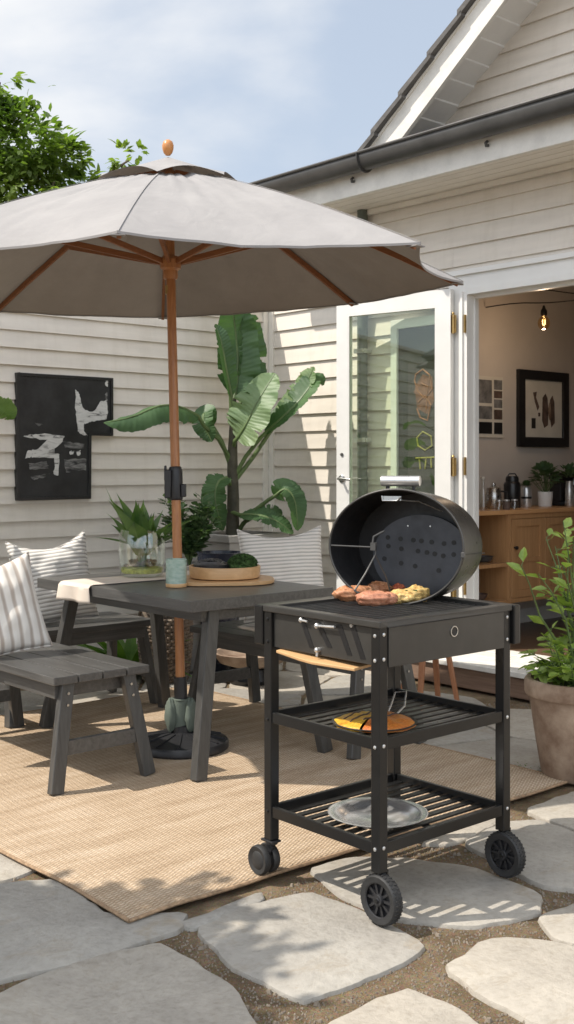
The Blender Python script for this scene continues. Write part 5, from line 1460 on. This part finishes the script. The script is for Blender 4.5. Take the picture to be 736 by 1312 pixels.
for i,(y,o,lab) in enumerate(((.48,.36,'small clear glass jar at the front edge of the sideboard'),(.56,.36,'small amber glass jar in front of the steel pot'),(.66,.35,'small clear glass jar left of the black canister'))):
    t=thing('glass_jar',lab,'jar',sbp(y,o),group='small jars on the sideboard'); m=MB(); m.lathe([(.024,0),(.026,.01),(.026,.05),(.022,.055),(.001,.056)],20); m.build('body',MAT['glass'] if i!=1 else MAT['ink'],t,smooth=True)
    m=MB(); m.lathe([(.023,.0565),(.023,.066),(.001,.067)],16); m.build('lid',MAT['tin'],t,smooth=True)
can=thing('black_canister','black lidded canister on the sideboard left of the patterned bottle','canister',sbp(.83,.2))
m=MB(); m.lathe([(.054,0),(.058,.006),(.058,.16),(.052,.175),(.045,.18)],32); m.build('body',MAT['blackpaint'],can,smooth=True)
m=MB(); m.lathe([(.045,.1805),(.046,.20),(.04,.218),(.001,.22)],28); m.tube([(-.03,0,.218),(-.02,0,.235),(.02,0,.235),(.03,0,.218)],.005,8); m.build('lid',MAT['blackpaint'],can,smooth=True)
bt=thing('patterned_bottle','silver bottle with green leafy top beside the black canister','bottle',sbp(.99,.2))
m=MB(); m.lathe([(.034,0),(.037,.01),(.037,.10),(.034,.13),(.026,.145),(.001,.146)],24); m.build('body',MAT['tin'],bt,smooth=True)
m=MB(); m.lathe([(.037*1.01,.06),(.037*1.01,.075)],24,cap0=False,cap1=False); m.build('band',MAT['blackpaint'],bt,smooth=True)
rr=random.Random(31)
m=MB(); m.noweld=True
for i in range(90):
    a=rr.uniform(0,2*PI); e=rr.uniform(.1,1.4); n=Vector((math.cos(a)*math.sin(e),math.sin(a)*math.sin(e),math.cos(e))); m.leaf(Vector((0,0,.145))+n*.015,n,Vector((0,0,1)),.034,.016)
m.build('leaves',MAT['moss'],bt)
wp=thing('white_pot_plant','round leaved green plant in small white pot on the sideboard','plant',sbp(1.21,.2))
m=MB(); m.lathe([(.044,0),(.048,.006),(.053,.10),(.053,.105),(.047,.105),(.045,.09),(.001,.088)],28); m.build('pot',MAT['white'],wp,smooth=True)
m=MB(); m.noweld=True; s2=MB()
for i in range(150):
    a=rr.uniform(0,2*PI); e=rr.uniform(.05,1.35); n=Vector((math.cos(a)*math.sin(e),math.sin(a)*math.sin(e),math.cos(e))); rr_=rr.uniform(.5,1); p=Vector((0,0,.15))+Vector((n.x*.10,n.y*.10,n.z*.14))*rr_; m.leaf(p,n+Vector((0,0,-.3)),Vector((rr.uniform(-.4,.4),rr.uniform(-.4,.4),1)),.05,.042)
    if i%5==0: s2.tube([(0,0,.085),tuple(p*.6+Vector((0,0,.03))),tuple(p)],.0018,5)
m.build('leaves',MAT['dark_leaf'],wp); s2.build('stems',MAT['stem'],wp)
cm=thing('coffee_machine','low black coffee machine on the sideboard behind the white pot','coffee machine',sbp(1.52,.2),RZ)
m=MB(); m.bx(-.10,.10,-.12,.12,0,.03); m.bx(-.10,.0,-.12,.12,.03,.2); m.bx(-.10,.10,-.12,.12,.2,.24); m.build('body',MAT['plastic'],cm,bevel=.008)
m=MB(); m.lathe([(.02,0),(.02,.03),(.012,.05)],16,(.05,-.03,.15)); m.lathe([(.035,.031),(.04,.09),(.001,.09)],20,(.05,-.03,0)); m.build('spout',MAT['steel'],cm,smooth=True)
vs_=thing('tall_vase','slim grey vase of dark leaves at the far end of the sideboard','vase',sbp(1.36,.30))
m=MB(); m.lathe([(.028,0),(.032,.01),(.03,.12),(.024,.17),(.026,.18),(.02,.18),(.001,.12)],22); m.build('body',MAT['tin'],vs_,smooth=True)
m=MB(); m.noweld=True
for i in range(90):
    a=rr.uniform(0,2*PI); e=rr.uniform(.05,1.3); n=Vector((math.cos(a)*math.sin(e),math.sin(a)*math.sin(e),math.cos(e))); p=Vector((0,0,.19))+Vector((n.x*.08,n.y*.08,n.z*.09))*rr.uniform(.3,1); m.leaf(p,n,Vector((0,0,1)),.05,.03)
m.build('leaves',MAT['dark_leaf'],vs_)
# bowls on the open shelves
for i,(y,z,mt,lab,n_) in enumerate(((.30,.15+.5045,'ink','dark bowl on the upper shelf of the open bay','bowl'),(.42,.15+.5045,'gutter','grey bowl on the upper shelf behind the dark one','bowl'),(.36,.15+.2595,'ink','dark bowl on the lower shelf of the open bay','bowl'))):
    t=MB(); t.lathe([(.03,0),(.05,.008),(.066,.04),(.063,.04),(.047,.012),(.001,.008)],26); o=t.build('bowl',MAT[mt],None,smooth=True); p=hw(sbx+.28,y,z); o.location=p; tag(o,lab,'bowl',group='bowls on the sideboard shelves')
    if i<2:
        pass
# framed prints
def print_frame(name,label,y0,y1,z0,z1,fw,fmat,shapes):
    t=thing(name,label,'picture',hw(1.402,(y0+y1)/2,(z0+z1)/2),RZ); w2,h2=(y1-y0)/2,(z1-z0)/2
    m=MB()
    if fw>0:
        m.bx(.0,.03,-w2,-w2+fw,-h2,h2); m.bx(0,.03,w2-fw,w2,-h2,h2); m.bx(0,.03,-w2+fw,w2-fw,h2-fw,h2); m.bx(0,.03,-w2+fw,w2-fw,-h2,-h2+fw); m.build('frame',MAT[fmat],t,bevel=.003)
    m=MB(); m.bx(.001,.012,-w2+fw,w2-fw,-h2+fw,h2-fw); m.build('print',MAT['paper'],t)
    for i,(mt,poly) in enumerate(shapes):
        m=MB(); m.prism([(a*w2,b*h2) for a,b in poly],(.0122+.0003*i,0,0),(0,1,0),(0,0,1),(1,0,0),.0005); m.build('printed_shape',MAT[mt],t)
def rect(a,b,c,d): return [(a,c),(b,c),(b,d),(a,d)]
def ell(cx,cy,rx,ry,n=18): return [(cx+rx*math.cos(2*PI*k/n),cy+ry*math.sin(2*PI*k/n)) for k in range(n)]
print_frame('framed_print','abstract print in a wide black frame above the sideboard',1.155,1.768,1.43,1.99,.07,'blackpaint',
 [('ink',[(-.02,.30),(.10,.42),(.18,.30),(.22,.0),(.20,-.42),(.05,-.50),(-.04,-.30)]),('ink',[(.28,.25),(.38,.38),(.46,.2),(.48,-.35),(.34,-.48),(.26,-.2)]),('ink',[(-.40,.42),(-.25,.45),(-.28,.30),(-.15,.05),(-.22,-.05),(-.33,.18)]),('blackpaint',rect(-.46,-.30,-.52,-.25)),('terracotta',ell(.26,-.05,.05,.24)),('ink',rect(-.2,-.12,-.2,-.1))])
print_frame('photo_poster','unframed poster of small dark photo tiles next to the doorway',.66,.99,1.49,1.92,.0,'blackpaint',
 [('greypaint',rect(-.85,.22,.12,.88)),('greypaint',rect(.36,.92,.58,.90)),('ink',rect(.36,.92,.30,.54)),('greypaint',rect(.36,.92,-.02,.26)),('ink',rect(.36,.92,-.40,-.08)),('greypaint',rect(-.85,.22,-.40,.02)),('blackpaint',rect(-.85,.22,-.88,-.50)),('blackpaint',rect(.36,.92,-.88,-.50))])
# string light
lz_=2.245; lampP=hw(1.90,.80,lz_)
sl=thing('string_light','lit glass bulb hanging from a dark cable inside the doorway','lamp',lampP)
m=MB(); m.lathe([(.001,-.046),(.018,-.042),(.036,-.025),(.042,.0),(.038,.022),(.024,.042),(.016,.052)],26,cap0=False,cap1=False); m.build('bulb',glass('warm bulb glass',(.90,.74,.50),2.0),sl,smooth=True)
m=MB(); m.lathe([(.018,.050),(.022,.056),(.022,.085),(.012,.10),(.006,.12)],18); m.build('socket',MAT['blackpaint'],sl,smooth=True)
em,ent,eb=new_mat('glowing filament'); eb.inputs['Emission Color'].default_value=(1,.62,.28,1); eb.inputs['Emission Strength'].default_value=7
m=MB(); m.tube([(-.008,0,.025),(-.008,0,-.004),(0,0,-.014),(.008,0,-.004),(.008,0,.025)],.0028,8); m.build('filament',em,sl,smooth=True)
cb=MB(); pts=[]
for k in range(25):
    f=k/24; p=hw(1.41+2.6*f,.80-.05*f,lz_+.125+.22*(abs(f-.19)*1.1)**1.2+.02*math.sin(f*14)); pts.append(p-lampP)
cb.tube(pts,.0045,6); pts=[hw(1.41+2.6*f/12,1.5-.05*f,2.60-.20*math.sin(PI*f/12))-lampP for f in range(13)]; cb.tube(pts,.0045,6); cb.build('cable',MAT['blackpaint'],sl,smooth=True)
pl_=bpy.data.lights.new('bulb_light','POINT'); pl_.energy=4; pl_.color=(1,.74,.5); pl_.shadow_soft_size=.03
plo=bpy.data.objects.new('bulb_light',pl_); col.objects.link(plo); plo.parent=sl; plo.location=(0,0,-.065)

# chalk drawing hanging on the side window, seen through the open door leaf
cp=thing('chalk_poster','dark poster with orange and yellow chalk drawing seen through the glass door','poster',hw(1.60,-.048,1.60),RZ)
m=MB(); m.bx(-.15,.15,.0,.012,-.40,.36); m.build('board',MAT['greypaint'] if False else mat('slate board',(.035,.033,.033),.7,var=.4,sc=9),cp)
orange=mat('orange chalk',(.30,.13,.065),.9,var=.5,sc=30); yellow=mat('yellow chalk',(.33,.29,.085),.9,var=.5,sc=30)
def chalk(mt,polys):
    for poly in polys:
        m=MB(); m.tube([(a,-.0015,b) for a,b in poly],.006,6); m.build('chalk_line',mt,cp)
chalk(orange,[[(-.08,.28),(-.02,.31),(.04,.27),(.06,.18),(.0,.12),(-.06,.17),(-.09,.24),(-.08,.28)],[(-.06,.10),(.0,.14),(.05,.08),(.02,-.02),(-.04,.0),(-.07,.06)],[(-.03,.22),(.02,.20),(.01,.05)]])
chalk(yellow,[[(-.07,-.13),(-.02,-.09),(.05,-.12),(.06,-.18),(.0,-.21),(-.06,-.18),(-.07,-.13)],[(-.08,-.26),(.08,-.255)],[(-.05,-.26),(-.04,-.33)],[(.01,-.257),(.0,-.33)],[(.05,-.256),(.055,-.32)]])
m=MB(); m.prism([(-.09,.20),(-.02,.28),(.06,.25),(.075,.10),(.02,.02),(-.07,.06)],(0,-.0005,.0),(1,0,0),(0,0,1),(0,-1,0),.0006); m.build('chalk_patch',mat('rust chalk',(.16,.07,.045),.9,var=.5,sc=20),cp)
m=MB(); m.prism([(-.10,.05),(-.03,.12),(.06,.14),(.07,.02),(-.02,-.03)],(0,-.001,.12),(1,0,0),(0,0,1),(0,-1,0),.0006); m.build('chalk_patch',mat('smudged chalk',(.20,.09,.06),.9,var=.5,sc=20),cp)

# ================================================================== trees
def tree(name,label,base,trunk,limbs,clumps,n,leafL,lm,seed,bark='bark',r0=.14):
    t=thing(name,label,'tree',base); rr=random.Random(seed)
    m=MB(); k=len(trunk); m.tube(trunk,[r0*(1-.6*i/(k-1)) for i in range(k)],12)
    tr=m.build('trunk',MAT[bark],t,smooth=True)
    m=MB()
    for l in limbs:
        kk=len(l); m.tube(l,[r0*.35*(1-.8*i/(kk-1)) for i in range(kk)],8)
    m.build('limbs',MAT[bark],t,smooth=True)
    m=MB(); m.noweld=True; m.nonormal=True; tot=sum(c[1]**2 for c in clumps)
    for (c,r_) in clumps:
        c=Vector(c); nn=int(n*r_*r_/tot)
        subs=[]
        for i in range(max(5,int(nn/55))):
            while True:
                q=Vector((rr.uniform(-1,1),rr.uniform(-1,1),rr.uniform(-1,1)))
                if .25<q.length<1: break
            subs.append(c+q*r_)
        for i in range(nn):
            s_=rr.choice(subs); q=Vector((rr.gauss(0,1),rr.gauss(0,1),rr.gauss(0,.7)))*(r_*.17)
            p=s_+q; o=(p-c); o.z*=.5; o=o.normalized() if o.length>0 else Vector((1,0,0))
            d=(o+Vector((rr.uniform(-.8,.8),rr.uniform(-.8,.8),rr.uniform(-.9,.4)))).normalized()
            m.leaf(p,d,Vector((rr.uniform(-.6,.6),rr.uniform(-.6,.6),1)),leafL*rr.uniform(.6,1.25),leafL*.5,.15,.2)
    m.build('crown',MAT[lm],t)
    return t
TY=11.5
def tp_(px,py,dy=0): return at(px,py,TY+dy)
tb0=Vector((at(-40,300,TY).x,TY,0))
cl=[(tp_(-70,230,.3)-tb0,.95),(tp_(20,215)-tb0,.55),(tp_(70,232,.2)-tb0,.42),(tp_(105,245,-.1)-tb0,.32),(tp_(-10,165,.2)-tb0,.42),(tp_(45,180,.3)-tb0,.34),(tp_(-25,120)-tb0,.30),(tp_(2,105,.1)-tb0,.17),(tp_(-120,170,.5)-tb0,.8),(tp_(160,206,.1)-tb0,.15),(tp_(140,222,.1)-tb0,.16),(tp_(175,194,0)-tb0,.07),(tp_(90,200,.3)-tb0,.2),(tp_(0,290,.5)-tb0,.9),(tp_(90,300,.5)-tb0,.5)]
tree('garden_tree','leafy green tree rising beyond the garden wall at upper left',tb0,[(0,0,0),(.05,0,1.4),(-.03,.05,2.4),(.05,0,3.2),(.1,.1,3.9)],
 [[(0,0,2.6),(.4,.0,3.2),tp_(70,232)-tb0],[(0,0,2.8),(.8,0,3.4),tp_(120,235)-tb0,tp_(165,205)-tb0],[(0,0,3),(-.3,.1,3.6),tp_(-10,150)-tb0,tp_(0,105)-tb0],[(0,0,2.6),(-.5,.2,3.3),tp_(-120,180)-tb0],[(0,0,3),(.2,.2,3.5),tp_(40,185)-tb0]],cl,15000,.105,'tree_leaf',5)
# olive on the near left: out of the picture, its shade falls on the paving at lower left
ob=Vector((-2.80,2.44,0)); rr=random.Random(77)
cl=[((0,0,2.35),.62),((.45,.35,2.3),.42),((.40,-.40,2.25),.5),((-.4,.2,2.4),.6),((-.2,-.5,2.4),.6),((.15,.05,2.75),.5),((.2,-.8,2.2),.6),((.48,-.1,2.15),.42),((.45,-.5,2.1),.42),((.38,.42,2.2),.36)]
tree('olive_tree','small dense shade tree standing just left of the terrace',ob,[(0,0,0),(.04,.02,.7),(-.02,.0,1.3),(.02,.02,2.0)],[[(0,0,1.4),(.3,.2,1.8),(.45,.35,2.3)],[(0,0,1.3),(.25,-.3,1.8),(.4,-.4,2.25)],[(0,0,1.5),(-.3,.2,2),(-.4,.2,2.5)],[(0,0,1.5),(-.1,-.4,2),(-.2,-.6,2.5)]],cl,22000,.11,'dark_leaf',6,r0=.07)
# leafy plant standing just left of the frame, some leaves reach into it
lp1=at(-75,600,5.95); fl=thing('fig_plant','potted plant at the left edge, one pale green leaf reaching past the painting','plant',(lp1.x,lp1.y,0))
m=MB(); m.lathe([(.13,0),(.15,.02),(.18,.36),(.185,.38),(.16,.38),(.15,.34),(.002,.33)],32); m.build('pot',MAT['concrete'],fl,smooth=True)
m=MB(); m.tube([(0,0,.3),(.02,0,.9),(-.01,.01,1.4),(.03,0,1.75)],[.018,.015,.012,.006],8)
lv=MB(); rr=random.Random(12)
def figleaf(p,d,L,W_,seed):
    p=Vector(p); d=Vector(d).normalized()
    bleaf(lv,[p,p+d*L*.35+Vector((0,0,.02)),p+d*L*.7+Vector((0,0,.0)),p+d*L+Vector((0,0,-.05))],W_,(.1,-.7,.7),.2,seed)
tip=at(-6,524,5.85)-fl.location; m.tube([(.02,0,1.5),tuple(tip*.6+Vector((0,0,.55))),tuple(at(-30,526,5.88)-fl.location)],.005,6)
figleaf(at(-30,526,5.88)-fl.location,(1,-.1,.02),.20,.15,1)
for i in range(16):
    z=rr.uniform(.75,1.75); a=rr.uniform(PI*.55,PI*1.9); b0=Vector((.0,0,z)); e=b0+Vector((math.cos(a)*.10,math.sin(a)*.10,.05)); m.tube([b0,e],.004,5); figleaf(e,(math.cos(a),math.sin(a),.1),.20,.13,i+2)
m.build('stem',MAT['stem'],fl,smooth=True); lv.build('leaves',leaf_mat('pale fig leaf',(.12,.22,.06),(.22,.33,.12),.35,.4,12),fl,smooth=True,angle=180)

scene.view_settings.view_transform='Standard'; scene.view_settings.look='None'; scene.view_settings.exposure=0
scene.cycles.max_bounces=8; scene.cycles.transparent_max_bounces=32
scene.cycles.use_denoising=True
